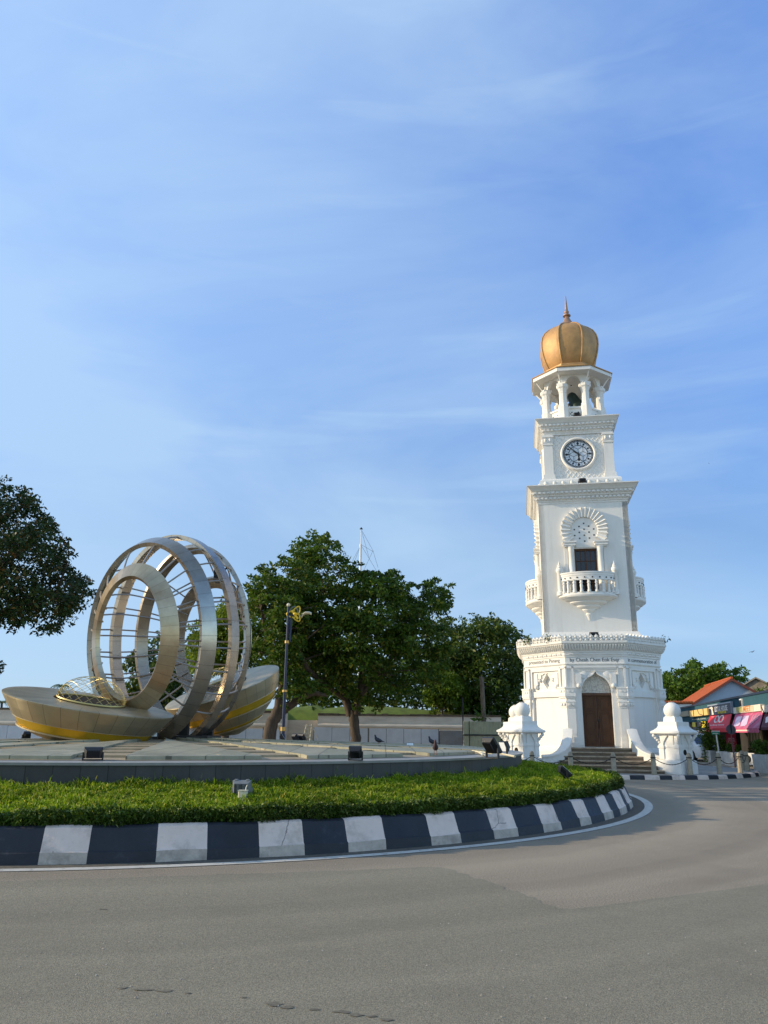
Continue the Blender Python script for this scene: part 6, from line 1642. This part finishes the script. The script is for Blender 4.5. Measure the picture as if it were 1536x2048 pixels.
for (x, y, rx, hh_, n_, lm, z0, lab) in ((1417, 1524, 0.5, 2.0, 1300, m_lf3, 0, 'tall bushy shrub between the van and the red awning'), (1447, 1526, 0.55, 0.85, 700, m_lf3, 0.55, 'rounded olive shrub growing in the planter by the road sign'), (1472, 1530, 0.4, 0.5, 350, m_lf6, 0.5, 'small shrub spilling over the planter by the red banner'), (1424, 1523, 0.55, 0.9, 600, m_lf5, 0.5, 'dark shrub in the grey planter below the red awning'), (1533, 1545, 0.5, 0.55, 700, m_lf6, 0.65, 'bright green shrub in the large planter at the right edge'), (1508, 1532, 0.25, 1.0, 300, m_lf5, 0, 'dark potted plant before the open shop right of the shutter')):
    g = ground(x, y, 0.0); bush((g[0], g[1] + 0.1, z0), rx, hh_, n_, lm, lab, nm='shrub', lsz=0.13)
g = ground(1441, 1528, 0); zt_ = atY(1432, 1466, g[1])[2]; o = empty('road_sign', (g[0], g[1], 0), 0, 'small green and white street name plate on a slim white pole', 'street sign')
b = MB(); b.tube([(0, 0, 0), (-0.06, 0, zt_ + 0.1)], 0.04, 8); b.build('pole', m_wht, o)
b = MB(); b.bevbox((-0.1, -0.06, zt_ + 0.02), (0.42, 0.04, 0.19), 0.01); pl = b.build('plate', m_grn, o); b = MB(); b.box(-0.31, 0.11, -0.085, -0.081, zt_ + 0.07, zt_ + 0.115); b.box(-0.28, 0.02, -0.085, -0.081, zt_ - 0.03, zt_ + 0.0); b.build('print_line', m_wht, pl)
g = ground(1471, 1538, 0); zt_ = atY(1461, 1459, g[1])[2]; xo = atY(1461, 1459, g[1])[0] - g[0]; o = empty('traffic_sign', (g[0], g[1], 0), 0, 'back of a round grey traffic sign in front of the red awning', 'traffic sign')
b = MB(); b.tube([(0, 0, 0), (xo, 0, zt_ + 0.15)], 0.03, 8); b.build('pole', mat('reddish pole', (0.25, 0.10, 0.09), 0.6), o)
b = MB(); b.lathe([(0.22, -0.012), (0.22, 0.012)], n=28, T=Matrix.Translation((xo, -0.05, zt_)) @ Matrix.Rotation(radians(82), 4, 'X')); pl = b.build('disc', m_gsign, o); b = MB(); b.box(xo - 0.02, xo + 0.02, -0.09, -0.065, zt_ - 0.21, zt_ + 0.21); b.build('rib', m_ink, pl)
g = ground(1468, 1528, 0); za2, zb2 = atY(1463, 1467, g[1])[2], atY(1466, 1507, g[1])[2]; o = empty('banner_stand', (g[0], g[1], 0), radians(-12), 'tall narrow red banner stand with lines of white print', 'banner')
b = MB(); b.box(-0.24, 0.24, -0.01, 0.01, zb2, za2); bn = b.build('cloth', mat('red banner cloth', (0.42, 0.015, 0.04), 0.7, var=0.1, vscale=3), o)
b = MB()
for k, wd_ in enumerate((0.30, 0.34, 0.36, 0.26, 0.34, 0.30, 0.22, 0.32)): z = za2 - 0.26 - 0.085 * k; b.box(-wd_ / 2, wd_ / 2, -0.014, -0.011, z, z + (0.02 if k > 1 else 0.03))
b.build('print_line', mat('pale pink print', (0.62, 0.36, 0.38), 0.7), bn)
b = MB(); b.tube([(-0.25, 0.02, 0), (-0.25, 0.02, za2)], 0.015, 6); b.tube([(-0.3, -0.2, 0.01), (-0.25, 0.02, 0.05), (0.2, -0.2, 0.01)], 0.015, 6); b.build('frame', m_pole, o)
for x, y, lab in ((1493, 1529, 'left white outdoor unit standing before the shutter'), (1500, 1533, 'right white outdoor unit behind the last bollards')):
    g = ground(x, y, 0); o = empty('outdoor_unit', (g[0], g[1], 0), FRZ + radians(60), lab, 'air conditioner'); b = MB(); b.bevbox((0, 0, 0.35), (0.62, 0.26, 0.55), 0.02); b.box(-0.25, -0.18, -0.1, 0.1, 0, 0.08); b.box(0.18, 0.25, -0.1, 0.1, 0, 0.08); b.build('casing', m_wht, o)
    b = MB(); b.lathe([(0.19, 0), (0.19, 0.015), (0.16, 0.02), (0.03, 0.012)], n=20, T=Matrix.Translation((-0.06, -0.131, 0.35)) @ Matrix.Rotation(radians(90), 4, 'X')); b.build('fan_grille', m_ink, o)


# ------------------------------------------------------------------ white van
def van(loc, rz, lab):
    o = empty('parked_van', loc, rz, lab, 'van'); m_body = mat('white van paint', (0.72, 0.72, 0.72), 0.3, spec=0.6); m_gls = mat('van glass', (0.01, 0.014, 0.03), 0.08, spec=0.7)
    W = 0.84      # local -y is the front
    sec = [(-2.10, 0.30, 0.62, 0.90, 0.90), (-2.0, 0.22, 0.86, 0.97, 0.96), (-1.75, 0.20, 0.94, 1.0, 0.99), (-1.0, 0.20, 1.45, 1.0, 0.84), (-0.7, 0.20, 1.53, 1.0, 0.82), (1.9, 0.22, 1.53, 1.0, 0.82), (2.1, 0.3, 1.4, 0.97, 0.80)]
    b = MB(); R = []
    for y, z0, z1, s0, s1 in sec:
        zm = min(0.92, z1 - 0.04)
        R.append([(-W * s0 * 0.94, y, z0), (-W * s0, y, z0 + 0.15), (-W * s0, y, zm), (-W * s1, y, z1 - 0.03), (-W * s1 * 0.88, y, z1), (W * s1 * 0.88, y, z1), (W * s1, y, z1 - 0.03), (W * s0, y, zm), (W * s0, y, z0 + 0.15), (W * s0 * 0.94, y, z0)])
    b.loft(R, cap=True); b.build('body', m_body, o, smooth=30)
    b = MB(); b.add([(-0.76, -1.76, 0.965), (0.76, -1.76, 0.965), (0.64, -1.06, 1.435), (-0.64, -1.06, 1.435)], [(0, 1, 2, 3)]); b.build('windscreen', m_gls, o)
    for sx in (-1, 1):
        b = MB(); b.add([(sx * 0.855, -1.35, 0.98), (sx * 0.855, 1.8, 0.98), (sx * 0.725, 1.8, 1.42), (sx * 0.725, -0.85, 1.42)], [(0, 1, 2, 3)]); b.build('side_window', m_gls, o)
        b = MB(); b.bevbox((sx * 0.62, -2.03, 0.70), (0.34, 0.18, 0.16), 0.03); b.build('headlight', m_glass, o)
        b = MB(); b.bevbox((sx * 0.97, -1.35, 1.02), (0.12, 0.1, 0.18), 0.02); b.build('mirror', m_body, o)
        for y in (-1.35, 1.3):
            b = MB(); b.lathe([(0.18, -0.09), (0.29, -0.09), (0.31, -0.06), (0.31, 0.06), (0.29, 0.09), (0.18, 0.09)], n=24, T=Matrix.Translation((sx * 0.76, y, 0.31)) @ Matrix.Rotation(radians(90), 4, 'Y')); wh = b.build('wheel', m_black, o, smooth=40)
            b = MB(); b.lathe([(0.19, -0.095), (0.06, -0.10), (0.0, -0.10)], n=16, T=Matrix.Translation((sx * 0.76, y, 0.31)) @ Matrix.Rotation(radians(90 if sx < 0 else -90), 4, 'Y')); b.build('rim', m_grey, wh)
    b = MB(); b.box(-0.42, 0.42, -2.115, -2.0, 0.66, 0.71); b.box(-0.42, 0.42, -2.115, -2.0, 0.74, 0.775); b.box(-0.5, 0.5, -2.12, -2.0, 0.36, 0.46); b.build('grille', m_ink, o)
    b = MB(); b.bevbox((0, -2.08, 0.53), (1.5, 0.12, 0.13), 0.03); b.build('bumper', m_body, o)
    return o


g = atY(1386, 1518, 47.0); van((g[0], g[1], 0), radians(10), 'white van parked facing the road behind the right white pier')

# ------------------------------------------------------------------ oil stains and a pale scuff on the near asphalt
m_oil = mat('oil stain', (0.145, 0.126, 0.09), 0.85, var=0.4, vscale=30)


def blotch(name, px, py, w_, h_, m, z=0.0075):
    g = ground(px, py, 0); n = 18; b = MB(); ph = rng.random(3) * 6
    b.add([(g[0] + w_ * cos(t) * (1 + 0.3 * sin(3 * t + ph[0])), g[1] + h_ * sin(t) * (1 + 0.35 * sin(2 * t + ph[1])), z) for t in np.linspace(0, 2 * pi, n + 1)[:-1]], [tuple(range(n))])
    tag(b.build(name, m), kind='structure')


for x, y, w_, h_ in ((245, 1978, 0.028, 0.02), (285, 1982, 0.06, 0.02), (330, 1984, 0.05, 0.017), (375, 1988, 0.02, 0.015), (486, 1997, 0.02, 0.012), (548, 2011, 0.045, 0.03), (575, 2017, 0.04, 0.02), (628, 2021, 0.03, 0.02), (685, 2026, 0.05, 0.02), (712, 2032, 0.04, 0.022), (745, 2035, 0.03, 0.015), (772, 2042, 0.035, 0.02), (205, 1820, 0.04, 0.015)):
    blotch('oil_stain', x, y, w_, h_, m_oil)
V = []
for k in range(210):
    px, py = rng.uniform(0, 1536), 1560 + 480 * rng.random() ** 0.6
    g = ground(px, py, 0.008)
    if np.hypot(g[0] - IC[0], g[1] - IC[1]) < 12.6 or np.hypot(g[0] - TC[0], g[1] - TC[1]) < 6.4: continue
    r_ = rng.uniform(0.003, 0.009); a = rng.random() * 6.28
    V += [(g[0] + r_ * cos(a + q * 2.094), g[1] + r_ * sin(a + q * 2.094), 0.006) for q in range(3)] + [(g[0], g[1], 0.006 + r_)]
F = np.array([[4 * k + i for i in f] for k in range(len(V) // 4) for f in ((0, 1, 3), (1, 2, 3), (2, 0, 3))])
tag(raw_mesh('road_grit', np.array(V), F, mat('pale grit', (0.36, 0.33, 0.28), 0.9, var=0.4, vscale=8)), 'pale grit scattered over the asphalt in the foreground', 'grit', kind='stuff')
